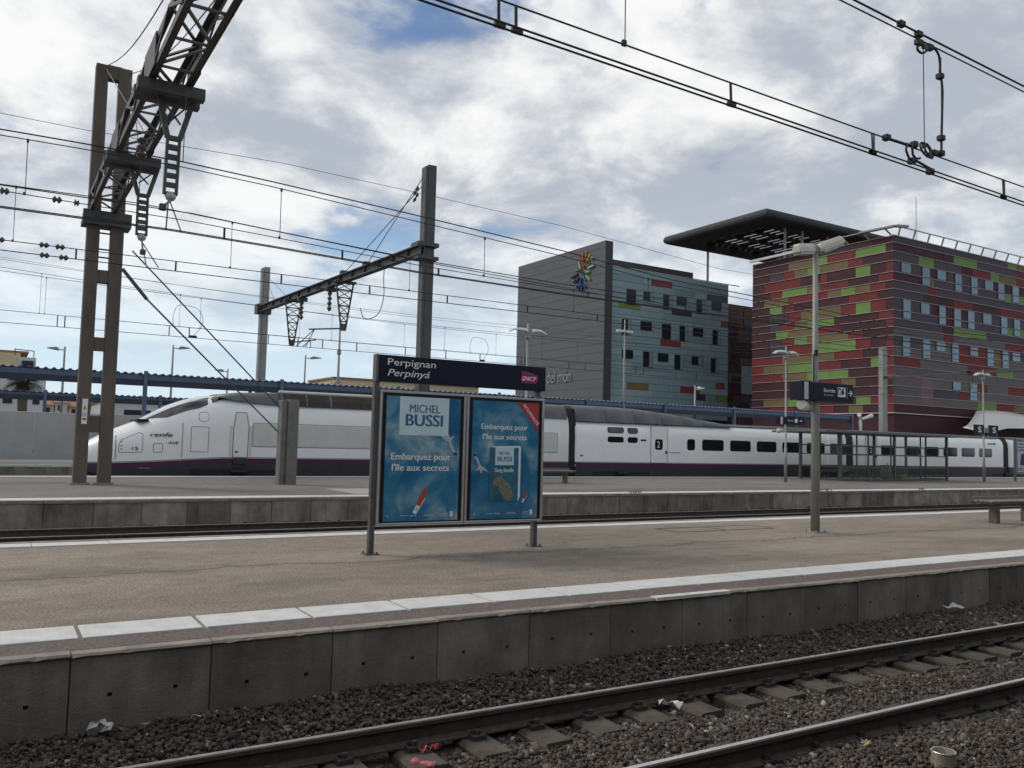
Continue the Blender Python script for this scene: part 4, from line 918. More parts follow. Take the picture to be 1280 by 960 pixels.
text('lettering', 'MICHEL', M_print_blue, fr, (5.055, PY-.0032, 2.525), (1, 0, 0), h=.115, w=.475, thick=.002, bold=.010)
text('lettering', 'BUSSI', M_print_blue, fr, (5.00, PY-.0032, 2.335), (1, 0, 0), h=.165, w=.575, thick=.002, bold=.022)
text('lettering', 'Embarquez pour', M_print_white, fr, (4.795, PY-.0005, 1.855), (1, 0, 0), h=.095, w=.93, thick=.003, bold=.015)
text('lettering', "l'île aux secrets", M_print_white, fr, (4.81, PY-.0005, 1.700), (1, 0, 0), h=.095, w=.89, thick=.003, bold=.015)
def ship(fr, cx_, cz_, s):
    f = lambda p: [(cx_+s*(x*.56+z*.42), cz_+s*(z*.83-x*.28)) for x, z in p]
    flat('ship_hull', M_print_ship, fr, f([(-.055, -.10), (.055, -.10), (.065, .10), (.035, .19), (0, .22), (-.045, .17), (-.065, .08)]), PY, .0015)
    flat('ship_deck', M_print_white, fr, f([(-.055, -.22), (.04, -.22), (.06, -.10), (.075, .06), (.062, .06), (.045, -.09), (-.055, -.09)]), PY, .0025)
    flat('ship_bridge', M_print_grey, fr, f([(-.03, -.17), (.02, -.17), (.02, -.12), (-.03, -.12)]), PY, .0035)
def bird(fr, cx_, cz_, s):
    flat('seabird', M_print_grey, fr, [(cx_+s*x, cz_+s*z) for x, z in ((-.13, .09), (-.02, .05), (.0, .11), (.03, .05), (.10, .07), (.045, .0), (.09, -.10), (.12, -.13), (.10, -.155), (.055, -.11), (.01, -.01), (-.06, .02))], PY, .0015)
    flat('seabird_tail', M_black, fr, [(cx_+s*x, cz_+s*z) for x, z in ((.10, -.145), (.145, -.165), (.14, -.185), (.095, -.17))], PY, .0025)
ship(fr, 5.27, 1.28, 1.0); bird(fr, 5.67, 2.13, 1.1)
def footer(fr, x0):
    for q in (.06, .42, .455, .49): flat('footer_mark', M_print_grey, fr, [(x0+q, 1.06), (x0+q+.02, 1.06), (x0+q+.02, 1.08), (x0+q, 1.08)], PY, .001)
    flat('footer_mark', M_print_white, fr, [(x0+1.04, 1.045), (x0+1.085, 1.045), (x0+1.085, 1.12), (x0+1.04, 1.12)], PY, .001)
    for a, c, z in ((.26, .39, 1.068), (.62, .80, 1.06), (.64, .78, 1.078), (.90, 1.02, 1.06), (.93, 1.02, 1.085)): flat('footer_line', M_print_grey, fr, [(x0+a, z), (x0+c, z), (x0+c, z+.008), (x0+a, z+.008)], PY, .001)
footer(fr, 4.70)
fr = poster(5.972, 7.33, .94, 2.822)
flat('corner_flash', M_print_red, fr, [(6.84, 2.745), (7.238, 2.745), (7.238, 2.30)], PY)
text('lettering', 'NOUVEAUTÉ', M_print_white, fr, (6.945, PY-.0032, 2.70), (.62, 0, -.72), h=.05, w=.40, thick=.002, bold=.01, zdir=(.72, 0, .62))
text('lettering', 'Embarquez pour', M_print_white, fr, (6.225, PY-.0005, 2.325), (1, 0, 0), h=.082, w=.815, thick=.003, bold=.012)
text('lettering', "l'île aux secrets", M_print_white, fr, (6.25, PY-.0005, 2.175), (1, 0, 0), h=.082, w=.77, thick=.003, bold=.012)
flat('book_pages', M_print_white, fr, [(6.41, 1.27), (6.895, 1.255), (6.925, 1.32), (6.925, 2.075), (6.88, 2.085), (6.43, 2.07)], PY)
flat('book_cover', mat('teal_book_print', (.028, .15, .22), .5, 0, .4, 3), fr, [(6.375, 1.255), (6.885, 1.245), (6.885, 2.055), (6.375, 2.055)], PY, .005)
flat('white_panel', M_print_pale, fr, [(6.475, 1.79), (6.80, 1.79), (6.80, 2.055), (6.475, 2.055)], PY-.005, .001)
text('lettering', 'MICHEL', M_print_blue, fr, (6.535, PY-.0062, 1.945), (1, 0, 0), h=.05, w=.20, thick=.001, bold=.01)
text('lettering', 'BUSSI', M_print_blue, fr, (6.515, PY-.0062, 1.845), (1, 0, 0), h=.075, w=.245, thick=.001, bold=.02)
text('lettering', 'Sang famille', M_print_white, fr, (6.475, PY-.0052, 1.69), (1, 0, 0), h=.058, w=.33, thick=.001, bold=.01)
flat('island', M_print_isl, fr, [(6.47, 1.585), (6.53, 1.62), (6.60, 1.61), (6.66, 1.545), (6.735, 1.50), (6.79, 1.40), (6.80, 1.33), (6.77, 1.27), (6.70, 1.265), (6.62, 1.31), (6.60, 1.37), (6.545, 1.41), (6.555, 1.47), (6.50, 1.50), (6.445, 1.48), (6.455, 1.53)], PY-.005, .002)
flat('island_shore', M_print_ship, fr, [(6.445, 1.48), (6.455, 1.42), (6.475, 1.44), (6.465, 1.50)], PY-.005, .0025)
ship(fr, 7.02, 1.32, .5); bird(fr, 6.24, 1.77, -1.0); footer(fr, 6.07)

# ------------------------------------------------------------------ lamp posts, direction signs, benches on the platforms
L1 = thing('platform_lamp', (13.79, 11.15, .55), 'tall grey platform lamp with two cream heads standing right of the station sign', 'lamp post')
MB().path([(13.79, 11.15, .5), (13.79, 11.15, 3.0), (13.785, 11.15, 3.3), (13.78, 11.15, 6.17)], [.088, .078, .060, .045], 16).build('pole', M_galv, L1, True)
MB().cbox(13.715, 13.845, 11.085, 11.215, 6.05, 6.20, c=.02).build('head_bracket', M_galv, L1)
def lamp_head(p, q, w, h, par):
    p, q = Vector(p), Vector(q); d = (q-p).normalized(); sdv = d.cross(Vector((0, 0, 1))).normalized(); u = sdv.cross(d)
    b = MB(); L = (q-p).length
    prof = [(-w/2, 0), (w/2, 0), (w/2, h*.55), (w*.34, h), (-w*.34, h), (-w/2, h*.55)]
    vs = []
    for t, k in ((0, .7), (.12, 1), (.9, 1), (1, .75)):
        for a, c in prof: vs.append(p+d*L*t+sdv*a*k+u*c*k)
    n = 6; fs = [tuple(range(n))[::-1], tuple(range(3*n, 4*n))]
    for i in range(3):
        for k in range(n): fs.append((i*n+k, i*n+(k+1) % n, (i+1)*n+(k+1) % n, (i+1)*n+k))
    b.add(vs, fs); hd_ = b.build('lamp_head', M_lampcream, par)
    b = MB(); b.add([p+d*L*t+sdv*a*.85*w/2-u*(c) for t in (.1, .92) for a, c in ((-1, 0), (1, 0), (1, .05), (-1, .05))], [(0, 1, 2, 3), (4, 5, 6, 7), (0, 1, 5, 4), (1, 2, 6, 5), (2, 3, 7, 6), (3, 0, 4, 7)]); b.build('diffuser', M_lampglass, hd_)
lamp_head((13.69, 11.15, 6.05), (13.22, 11.15, 5.98), .23, .16, L1)
lamp_head((13.85, 11.13, 6.06), (14.40, 11.0, 6.30), .26, .16, L1)
MB().tube((13.70, 11.12, 4.02), (13.70, 11.12, 3.45), .012, 6).build('cable', M_rubber, L1); MB().cbox(13.67, 13.74, 11.04, 11.09, 3.98, 4.10, c=.01).build('junction_box', M_rubber, L1)
D1 = thing('direction_sign', (13.95, 11.1, 3.09), 'navy exit sign with arrow fixed on the cream headed platform lamp', 'sign')
bx('sign_box', M_navy, D1, 13.40, 14.72, 10.98, 11.30, 3.10, 3.455, c=.006)
bx('sign_end', M_navy, D1, 13.22, 13.27, 10.985, 11.295, 3.10, 3.455, c=.004); bx('sign_band', M_alu, D1, 13.272, 13.398, 10.99, 11.29, 3.11, 3.445)
text('lettering', 'Sortie', M_print_white, D1, (13.82, 10.979, 3.275), (1, 0, 0), h=.075, w=.34, thick=.003, bold=.005)
text('lettering', 'Sortida', M_print_grey, D1, (13.83, 10.979, 3.205), (1, 0, 0), h=.032, w=.28, thick=.003)
pg = flat('exit_pictogram', M_print_white, D1, [(14.24, 3.20), (14.47, 3.20), (14.47, 3.39), (14.24, 3.39)], 10.979)
flat('doorway', M_navy, pg, [(14.255, 3.235), (14.33, 3.235), (14.33, 3.375), (14.255, 3.375)], 10.975, .002); flat('figure', M_print_white, pg, [(14.28, 3.235), (14.30, 3.235), (14.315, 3.31), (14.30, 3.345), (14.275, 3.345), (14.27, 3.29)], 10.972, .002)
flat('doorway', M_navy, pg, [(14.36, 3.235), (14.39, 3.235), (14.44, 3.29), (14.40, 3.32), (14.44, 3.375), (14.39, 3.375), (14.345, 3.31)], 10.975, .002)
flat('divider', M_print_grey, D1, [(14.52, 3.18), (14.528, 3.18), (14.528, 3.40), (14.52, 3.40)], 10.979)
flat('arrow', M_print_white, D1, [(14.56, 3.275), (14.645, 3.275), (14.61, 3.235), (14.635, 3.225), (14.69, 3.285), (14.635, 3.345), (14.61, 3.335), (14.645, 3.295), (14.56, 3.295)], 10.979)
bpl = MB().cbox(13.63, 13.95, 10.99, 11.31, .546, .564, c=.005)
for q in (-1, 1):
    for r_ in (-1, 1): bpl.tube((13.79+q*.12, 11.15+r_*.12, .56), (13.79+q*.12, 11.15+r_*.12, .60), .018, 6)
bpl.build('base_plate', M_galv, L1)
H1 = thing('loudspeaker', (13.45, 11.15, 2.95), 'cream horn loudspeaker mounted under the exit sign on the lamp pole', 'loudspeaker')
MB().path([(13.26, 11.05, 3.0), (13.28, 11.06, 3.0), (13.50, 11.14, 2.975)], [.085, .10, .085], 14).build('horn', M_lampcream, H1); MB().path([(13.50, 11.14, 2.965), (13.60, 11.15, 2.96)], [.07, .045], 12).build('driver', M_bench, H1, True); MB().beam((13.55, 11.15, 2.96), (13.72, 11.15, 2.90), .04, .04).build('bracket', M_galv, H1)

def wing_lamp(x, y, zt, z0, label, span=.85, group='two-winged platform lamps'):
    t = thing('platform_lamp', (x, y, z0), label, 'lamp post')
    MB().path([(x, y, z0-.05), (x, y, 2.2), (x, y, 2.22), (x, y, zt)], [.078, .072, .05, .04], 12).build('pole', M_galv, t, True)
    MB().cbox(x-.10, x+.10, y-.09, y+.09, zt-.62, zt-.22, c=.02).build('lamp_hub', M_galv, t)
    for s in (-1, 1):
        b = MB(); P = []
        for k in range(6):
            f = k/5; xx = x+s*(.10+(span-.10)*f); zz = zt-.33+.10*math.sin(f*2.2)-.13*f*f; hw = .20*(1-.45*f); th = .085*(1-.7*f)
            P += [(xx, y-hw, zz-.03), (xx, y+hw, zz-.03), (xx, y+hw*.6, zz+th), (xx, y-hw*.6, zz+th)]
        fs = [(0, 1, 2, 3), (20, 21, 22, 23)]+[(i*4+k, i*4+(k+1) % 4, (i+1)*4+(k+1) % 4, (i+1)*4+k) for i in range(5) for k in range(4)]
        b.add(P, fs); b.build('lamp_wing', M_white_lamp, t)
    return t
wing_lamp(33.2, 28.6, 7.19, .55, 'slim two winged lamp left of the glass shelter')
wing_lamp(50.35, 28.6, 7.19, .55, 'slim two winged lamp carrying the letter signs right of the shelter')
wing_lamp(18.14, 28.6, 6.90, .55, 'slim two winged lamp against the grey gable, above the station sign')
D2 = thing('direction_sign', (33.3, 28.5, 3.35), 'small navy hanging sign on the lamp left of the shelter', 'sign')
bx('sign_box', M_navy, D2, 32.75, 34.25, 28.35, 28.50, 3.34, 3.72, c=.006); bx('sign_end', M_navy, D2, 32.35, 32.55, 28.36, 28.49, 3.34, 3.72); bx('sign_band', M_alu, D2, 32.552, 32.748, 28.37, 28.48, 3.35, 3.71)
text('lettering', 'Sortie', M_print_white, D2, (33.05, 28.349, 3.50), (1, 0, 0), h=.09, w=.40, thick=.003); flat('exit_pictogram', M_print_white, D2, [(33.55, 3.45), (33.75, 3.45), (33.75, 3.63), (33.55, 3.63)], 28.349); flat('arrow', M_print_white, D2, [(33.9, 3.52), (34.03, 3.52), (34.0, 3.48), (34.10, 3.54), (34.0, 3.60), (34.03, 3.56), (33.9, 3.56)], 28.349)
LS = thing('lamp_floodlight', (32.6, 28.5, 3.1), 'small cream floodlight below the navy hanging sign', 'floodlight'); MB().path([(32.45, 28.4, 3.02), (32.9, 28.5, 3.05)], [.12, .07], 10).build('housing', M_lampcream, LS, True); MB().beam((32.88, 28.5, 3.05), (33.2, 28.58, 3.05), .04, .04).build('bracket', M_galv, LS)
for x0, lab in ((49.15, 'navy letter S sign left of the slim lamp pole'), (50.68, 'navy letter S sign right of the slim lamp pole')):
    t = thing('letter_sign', (x0+.45, 28.5, 3.24), lab, 'sign', 'letter signs on the lamp pole')
    bx('sign_plate', M_navy, t, x0, x0+.93, 28.42, 28.52, 3.24, 3.88, c=.006); text('lettering', 'S', M_print_white, t, (x0+.33, 28.419, 3.43), (1, 0, 0), h=.34, w=.30, thick=.004, bold=.025)
    bx('small_mark', M_print_grey, t, x0+.66, x0+.74, 28.416, 28.42, 3.28, 3.34); bx('bracket', M_galv, t, (x0+.93 if x0 < 50 else x0-.22), (x0+1.12 if x0 < 50 else x0), 28.46, 28.56, 3.42, 3.72)

def bench(x0, x1, y, ztop, legs, z0, label, name='platform_bench'):
    t = thing(name, ((x0+x1)/2, y, z0), label, 'bench', 'metal benches on the platforms')
    for k in range(4): MB().cbox(x0, x1, y-.22+k*.115, y-.125+k*.115, ztop-.04, ztop-.005+.012*(k == 3), c=.006).build('seat_slat', M_bench, t)
    MB().cbox(x0+.02, x1-.02, y+.22, y+.26, ztop+.02, ztop+.07, c=.006).build('rear_rail', M_bench, t)
    for lx in legs: MB().cbox(lx-.075, lx+.075, y-.10, y+.10, z0-.03, ztop-.085, c=.012).build('leg', M_benchleg, t)
    MB().cbox(x0+.1, x1-.1, y-.16, y+.18, ztop-.083, ztop-.042, c=.006).build('seat_bearer', M_bench, t)
    return t
bench(19.65, 22.0, 11.2, 1.08, (20.12, 21.5), .55, 'slatted bench cut by the right edge on the near platform')
bench(18.4, 20.42, 28.5, 1.05, (18.8, 20.02), .55, 'slatted bench on the middle platform just right of the posters')

# glass waiting shelter
SH = thing('waiting_shelter', (43, 30.7, .55), 'long glass waiting shelter with dark green frame on the middle platform', 'shelter')
X0, X1, Y0, Y1, ZT = 38.35, 47.88, 29.4, 32.0, 3.06
for x, y, w in ((X0, Y0, .14), (42.95, Y0, .12), (X1, Y0, .13), (X0, Y1, .14), (X1, Y1, .12), (41.6, Y1, .13), (44.8, Y1, .13)):
    MB().cbox(x-w/2, x+w/2, y-w/2, y+w/2, .5, ZT, c=.01).build('post', M_shelter, SH)
roof = MB().cbox(36.7, 48.2, 28.95, 32.6, ZT+.002, ZT+.10, c=.03).build('roof', M_shelter, SH); MB().cbox(36.9, 48.0, 29.1, 32.4, ZT+.102, ZT+.15, c=.02).build('roof_sheet', M_shelter, roof)
for z in (.62, 1.28, 1.94, 2.42): 
    for y in (Y0, Y1): bx('rail', M_shelter, SH, X0+.105, X1-.09, y-.03, y+.03, z-.03, z+.03)
    for x in (X0, X1): bx('rail', M_shelter, SH, x-.028, x+.028, Y0+.11, Y1-.11, z-.028, z+.028)
for x in (40.65, 45.35): bx('mullion', M_shelter, SH, x-.032, x+.032, Y0-.034, Y0+.034, .55, ZT)
for x in (39.9, 43.2, 46.4): bx('mullion', M_shelter, SH, x-.032, x+.032, Y1-.034, Y1+.034, .55, ZT)
for x in (X0, X1): bx('mullion', M_shelter, SH, x-.03, x+.03, 30.66, 30.74, .55, ZT)
for y in (Y0, Y1):
    edges = [X0, 40.65, 42.95, 45.35, X1]
    for a, c in zip(edges, edges[1:]):
        bx('glass_pane', M_pane, SH, a+.12, c-.12, y-.006, y+.006, 1.315, ZT-.02); bx('glass_pane', M_pane_low, SH, a+.12, c-.12, y-.006, y+.006, .655, 1.245)
for x in (X0, X1): bx('glass_pane', M_pane, SH, x-.006, x+.006, Y0+.12, Y1-.12, 1.31, ZT-.02); bx('glass_pane', M_pane_low, SH, x-.006, x+.006, Y0+.12, Y1-.12, .655, 1.25)
Bn = thing('waste_bin', (43.9, 30.6, .55), 'translucent bag bin on a hoop inside the glass shelter', 'bin'); MB().path([(43.9, 30.6, .60), (43.9, 30.6, .95), (43.9, 30.6, 1.35)], [.22, .30, .27], 10).build('bag', M_binpl, Bn, True); MB().path([(43.9+.29*math.cos(t), 30.6+.29*math.sin(t), 1.36) for t in [6.2832*k/14 for k in range(15)]], .02, 6).build('hoop', M_galv, Bn); MB().path([(44.25, 30.7, .5), (44.25, 30.7, 1.4), (44.1, 30.65, 1.5)], .025, 6).build('stand', M_galv, Bn)
Yb = thing('grit_box', (44.7, 30.2, .55), 'small yellow box on the floor of the shelter', 'box'); MB().prism([(44.5, .55), (44.95, .55), (44.98, .82), (44.47, .82)], 30.0, 30.35, 'y').build('box', M_yellow, Yb); bx('lid', M_yellow, Yb, 44.45, 45.0, 29.98, 30.37, .822, .86)
bench(39.2, 42.3, 31.3, 1.02, (39.6, 41.9), .55, 'slatted bench inside the glass shelter')

Ad = thing('poster_stand', (54.4, 28.6, .55), 'free standing poster board cut by the right edge', 'poster stand')
for x in (53.72, 55.2): MB().cbox(x-.06, x+.06, 28.54, 28.66, .5, 3.16, c=.01).build('post', M_post, Ad)
pb = bx('frame', M_alu, Ad, 53.80, 55.12, 28.55, 28.65, 1.0, 3.10, c=.01); bx('border', M_black, pb, 53.83, 55.09, 28.545, 28.549, 1.03, 3.07)
sh = bx('print', mat('grey_poster_print', (.42, .45, .50), .5, 0, .25, 2.5), pb, 53.90, 55.02, 28.540, 28.544, 1.10, 3.0)
for k, (w, z) in enumerate(((.9, 2.8), (.7, 2.6), (.8, 2.42), (.5, 1.3), (.7, 1.2))): flat('text_bar', M_print_blue, sh, [(53.98, z), (53.98+w, z), (53.98+w, z+.07), (53.98, z+.07)], 28.5398, .002)
flat('picture', M_black, sh, [(54.2, 1.55), (54.75, 1.5), (54.82, 1.9), (54.6, 2.25), (54.3, 2.2)], 28.5398, .002)

# ------------------------------------------------------------------ blue canopies beyond the train
def canopy(y, x0, x1, zt, zb, depth, px, label, cat='canopy'):
    t = thing('platform_canopy', (20, y+depth/2, .57), label, cat, 'blue platform canopies')
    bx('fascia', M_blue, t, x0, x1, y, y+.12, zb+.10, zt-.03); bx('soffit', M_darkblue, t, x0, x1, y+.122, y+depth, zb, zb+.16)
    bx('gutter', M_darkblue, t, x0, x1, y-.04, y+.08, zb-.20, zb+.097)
    b = MB(); n = int((x1-x0)/.34)
    for k in range(n): xx = x0+.34*k; b.prism([(xx, zt-.03), (xx+.05, zt+.035), (xx+.15, zt+.035), (xx+.20, zt-.03)], y-.10, y+depth, 'y')
    b.box(x0, x1, y, y+depth, zt-.06, zt-.03); b.build('corrugated_roof', M_blue, t)
    for x in px:
        MB().cbox(x-.09, x+.09, y-.16, y-.041, zb-.25, zt+.12, c=.01).build('column', M_blue, t)
        MB().cbox(x-.09, x+.09, y-.158, y+.08, .5, zb-.21, c=.01).build('column', M_blue, t)
    return t
canopy(45.0, -30, 60.35, 5.03, 4.62, 4.0, [6.38+6.71*k for k in range(-2, 9)], 'long blue canopy in front of the hotel with square columns')
canopy(57, -30, 36, 4.37, 4.07, 3.2, [2.67, 9.0, 15.3, 21.5, 27.8], 'lower blue canopy behind, over the pale concrete wall')
for x in (6.05, 12.0):
    pass
def street_lamp(x, y, zt, side, label, z0=.57, L=1.0):
    t = thing('street_lamp', (x, y, z0), label, 'street lamp', 'single arm street lamps')
    MB().path([(x, y, z0-.1), (x, y, zt)], [.10, .06], 8).build('pole', M_galv, t, True)
    MB().tube((x, y, zt-.22), (x+side*L*.4, y, zt-.20), .035, 6).build('arm', M_galv, t)
    MB().prism([(x+side*L*.35, zt-.28), (x+side*L, zt-.17), (x+side*L, zt-.13), (x+side*L*.5, zt-.05), (x+side*L*.35, zt-.12)], y-.14, y+.14, 'y').build('lamp_head', M_white_lamp if y < 50 else M_galv, t)
street_lamp(3.85, 62, 7.55, -1, 'street lamp above the wall, left of the brown gantry')
street_lamp(10.45, 62, 8.2, 1, 'street lamp over the train nose', L=1.1)
street_lamp(19.75, 62, 8.2, 1, 'street lamp right of the far gantry post', L=1.2)
street_lamp(16.0, 70, 7.4, -1, 'short far lamp left of the far gantry post')
street_lamp(24.6, 70, 7.0, 1, 'short far lamp left of the station sign, above the canopy')
street_lamp(44.3, 46.6, 6.65, 1, 'white single lamp in front of the teal facade', L=.85)
street_lamp(60.3, 49.0, 6.9, 1, 'white single lamp in front of the tower corner', L=.9)
tm = thing('mast', (16.9, 46.9, .57), 'plain slim mast under the middle of the beam gantry', 'mast'); MB().path([(16.9, 46.9, .5), (16.9, 46.9, 8.6)], [.10, .06], 8).build('pole', M_galv, tm, True); MB().cbox(16.8, 17.0, 46.8, 47.0, 6.9, 7.2, c=.02).build('box', M_galv, tm)
tm = thing('mast', (36.0, 46.0, .57), 'slim mast with tiny lamp heads before the teal facade', 'mast'); MB().path([(36.3, 45.0, .5), (36.3, 45.0, 10.6)], [.10, .05], 8).build('pole', M_galv, tm, True)
for s in (-1, 1): bx('lamp_head', M_white_lamp, tm, 36.3+s*.35-.3, 36.3+s*.35+.3, 44.9, 45.1, 9.75, 9.9)
cp = thing('camera_pole', (60.15, 44.2, .57), 'short white pole with two surveillance cameras at the canopy end', 'camera')
MB().tube((60.15, 44.2, .5), (60.15, 44.2, 4.7), .12, 8).build('pole', M_white_lamp, cp)
for s in (-1, 1): MB().path([(60.15+s*.15, 44.1, 4.75), (60.15+s*.85, 43.7, 5.05)], [.10, .17], 8).build('camera_body', M_white_lamp, cp)

# ------------------------------------------------------------------ buildings
def panel_x(par, x0, x1, z0, z1, y, c, t=.06): return MB().box(x0, x1, y-t, y, z0, z1).build('cladding_panel', HC[c], par)
def panel_y(par, y0, y1, z0, z1, x, c, t=.06): return MB().box(x-t, x, y0, y1, z0, z1).build('cladding_panel', HC[c], par)
# red tower
TX, TYY = 72.74, 49.8
T = thing('hotel_tower', (85, 58, .5), 'hotel tower clad in red, maroon, olive and green panels', 'building')
bx('core', HC['M'], T, TX+.10, 112, TYY+.10, 67.4, .3, 22.86)
Z = [22.88, 22.22, 21.37, 20.46, 19.37, 18.55, 17.74, 16.86, 15.69, 14.89, 14.07, 13.25, 12.17, 11.28, 10.33, 9.42, 8.46, 7.53, 6.72, 5.87]
WEST = [[('M', 0, 21)],
 [('M', 0, 6), ('O', 6, 10), ('G', 10, 12), ('R', 12, 16), ('G', 16, 20), ('M', 20, 21)],
 [('M', 0, 3), ('N', 3, 5), ('R', 5, 7), ('O', 7, 9), ('G', 9, 11), ('O', 11, 15), ('R', 15, 17), ('M', 17, 21)],
 [('M', 0, 2), ('R', 2, 8), ('M', 8, 11), ('R', 11, 12), ('M', 12, 16), ('G', 16, 18), ('M', 18, 20), ('R', 20, 21)],
 [('M', 0, 3), ('R', 3, 5), ('G', 5, 9), ('O', 9, 11), ('R', 11, 15), ('M', 15, 19), ('R', 19, 21)],
 [('M', 0, 2), ('O', 2, 6), ('R', 6, 12), ('O', 12, 14), ('G', 14, 16), ('O', 16, 18), ('R', 18, 20), ('M', 20, 21)],
 [('M', 0, 3), ('G', 3, 5), ('R', 5, 7), ('M', 7, 15), ('R', 15, 19), ('M', 19, 21)],
 [('M', 0, 3), ('N', 3, 6), ('R', 6, 8), ('O', 8, 14), ('R', 14, 16), ('G', 16, 18), ('R', 18, 20), ('M', 20, 21)],
 [('M', 0, 3), ('N', 3, 5), ('R', 5, 7), ('O', 7, 9), ('G', 9, 13), ('M', 13, 19), ('R', 19, 21)],
 [('M', 0, 4), ('G', 4, 6), ('O', 6, 10), ('R', 10, 14), ('M', 14, 20), ('R', 20, 21)],
 [('M', 0, 3), ('N', 3, 5), ('R', 5, 7), ('G', 7, 9), ('O', 9, 15), ('R', 15, 17), ('M', 17, 21)],
 [('M', 0, 3), ('N', 3, 6), ('R', 6, 10), ('G', 10, 16), ('R', 16, 18), ('M', 18, 20), ('R', 20, 21)],
 [('R', 0, 5), ('O', 5, 13), ('R', 13, 17), ('M', 17, 20), ('R', 20, 21)],
 [('R', 0, 2), ('O', 2, 6), ('G', 6, 10), ('R', 10, 14), ('M', 14, 18), ('G', 18, 20), ('R', 20, 21)],
 [('R', 0, 5), ('O', 5, 9), ('G', 9, 15), ('M', 15, 20), ('R', 20, 21)],
 [('M', 0, 8), ('O', 8, 10), ('R', 10, 14), ('O', 14, 16), ('M', 16, 21)],
 [('M', 0, 14), ('O', 14, 15), ('M', 15, 21)],
 [('M', 0, 2), ('O', 2, 6), ('G', 6, 8), ('M', 8, 16), ('G', 16, 18), ('R', 18, 21)],
 [('M', 0, 3), ('R', 3, 7), ('M', 7, 10), ('R', 10, 13), ('M', 13, 15), ('O', 15, 17), ('M', 17, 20), ('R', 20, 21)]]
MW = .842
for r, row in enumerate(WEST):
    for c, a, e in row: panel_y(T, TYY+(21-e)*MW+.015, TYY+(21-a)*MW-.015, Z[r+1]+.03, Z[r]-.03, TX+.095, c, .06+random.uniform(0, .012))
PATCH = [('G', 76.8, 2, 79.3), ('G', 82.7, 1, 86.9), ('G', 92.7, 0, 94.5), ('O', 94.5, 0, 97), ('R', 86.0, 2, 89.4), ('G', 89.4, 2, 91.0), ('O', 91.0, 2, 94.4), ('R', 94.5, 1, 97.5), ('R', 94.4, 2, 97), ('O', 78.7, 4, 79.4), ('R', 78.4, 5, 80.1), ('R', 82.6, 6, 86.0),
 ('G', 91.9, 4, 93.4), ('G', 94.8, 4, 96.5), ('R', 91.2, 6, 97), ('G', 92.4, 8, 93.6), ('G', 94.9, 8, 96.5), ('G', 82.6, 9, 88.5), ('R', 80.9, 10, 82.5), ('R', 83.5, 11, 85.3), ('R', 86.9, 11, 88.5), ('R', 83.5, 12, 88.5), ('O', 89.7, 11, 91.1), ('O', 89.7, 12, 91.1),
 ('R', 85.0, 13, 90.2), ('G', 90.3, 13, 93.5), ('R', 72.8, 13, 76.9), ('K', 77.0, 15, 79.1), ('K', 77.0, 16, 79.1), ('K', 77.0, 17, 79.1), ('R', 83.5, 16, 85.0), ('R', 86.7, 15, 88.5), ('G', 86.7, 17, 90.2), ('R', 90.2, 17, 93.6), ('O', 93.6, 17, 96), ('R', 97, 9, 100), ('G', 99, 5, 102), ('O', 104, 7, 107), ('R', 92, 10, 96), ('R', 92.5, 15, 95.5)]
for r in range(len(Z)-1):
    segs = sorted([(a, e, c) for c, a, rr, e in PATCH if rr == r]); x = TX; out = []
    base = 'N' if r < 10 else 'B'
    def fill(a, e):
        while e-a > .05:
            L = min(e-a, random.uniform(3, 8)); L = e-a if e-a-L < 1.2 else L
            out.append((a, a+L, random.choice((base, base, base, 'M' if r < 10 else 'N')))); a += L
    if r in (17, 18): base = 'M' if r == 18 else 'B'
    for a, e, c in segs: fill(x, a); out.append((a, e, c)); x = e
    fill(x, 111.5)
    for a, e, c in out: panel_x(T, a+.015, e-.015, Z[r+1]+.03, Z[r]-.03, TYY+.095, c, .06+random.uniform(0, .012))
for z in Z[:-1]:
    bx('ledge', M_ledge, T, TX-.05, TX+.028, TYY-.05, TYY+21*MW, z-.018, z+.016); bx('ledge', M_ledge, T, TX+.03, 111.6, TYY-.05, TYY+.028, z-.018, z+.016)
bx('ledge', M_ledge, T, TX-.10, TX+.028, TYY-.10, TYY+21*MW, 5.80, 5.89); bx('ledge', M_ledge, T, TX+.03, 111.6, TYY-.10, TYY+.028, 5.80, 5.89)
def tower_win(x0, x1, r0, r1, mt=None):
    z1, z0 = Z[r0]-.05, Z[r1+1]+.10
    f = MB().box(x0-.04, x1+.04, TYY-.035, TYY+.03, z0-.04, z1+.02).build('window', M_wf, T); MB().box(x0, x1, TYY-.042, TYY-.036, z0, z1-.03).build('pane', M_winblue, f)
    if r1 > r0: bx('transom', M_wf, f, x0, x1, TYY-.06, TYY-.043, Z[r1]-.04, Z[r1]+.04)
for r0, L in ((3, [(73.95, 75.4, 0), (77.3, 78.5, 1), (79.8, 81.2, 0), (82.85, 83.95, 1), (85.7, 86.8, 1), (88.2, 89.7, 0), (90.7, 91.85, 1), (93.5, 94.7, 1), (97.5, 98.7, 1), (100.3, 101.7, 0)]),
              (7, [(74.2, 75.35, 1), (77.05, 78.4, 0), (80.05, 81.1, 1), (82.6, 83.75, 1), (85.05, 86.15, 1), (87.8, 89.3, 0), (91.2, 92.35, 1), (93.7, 94.85, 1), (98, 99.1, 1), (101, 102.3, 0)]),
              (11, [(74.1, 75.2, 1), (77.3, 78.45, 1), (79.55, 81.0, 0), (82.2, 83.3, 1), (85.4, 86.75, 0), (88.5, 89.65, 1), (91.35, 92.5, 1), (93.3, 94.8, 0), (97, 98.2, 1)]),
              (15, [(82.3, 83.6, 0), (85.3, 86.5, 1)])):
    for a, e, tall in L: tower_win(a, e, r0, r0+tall)
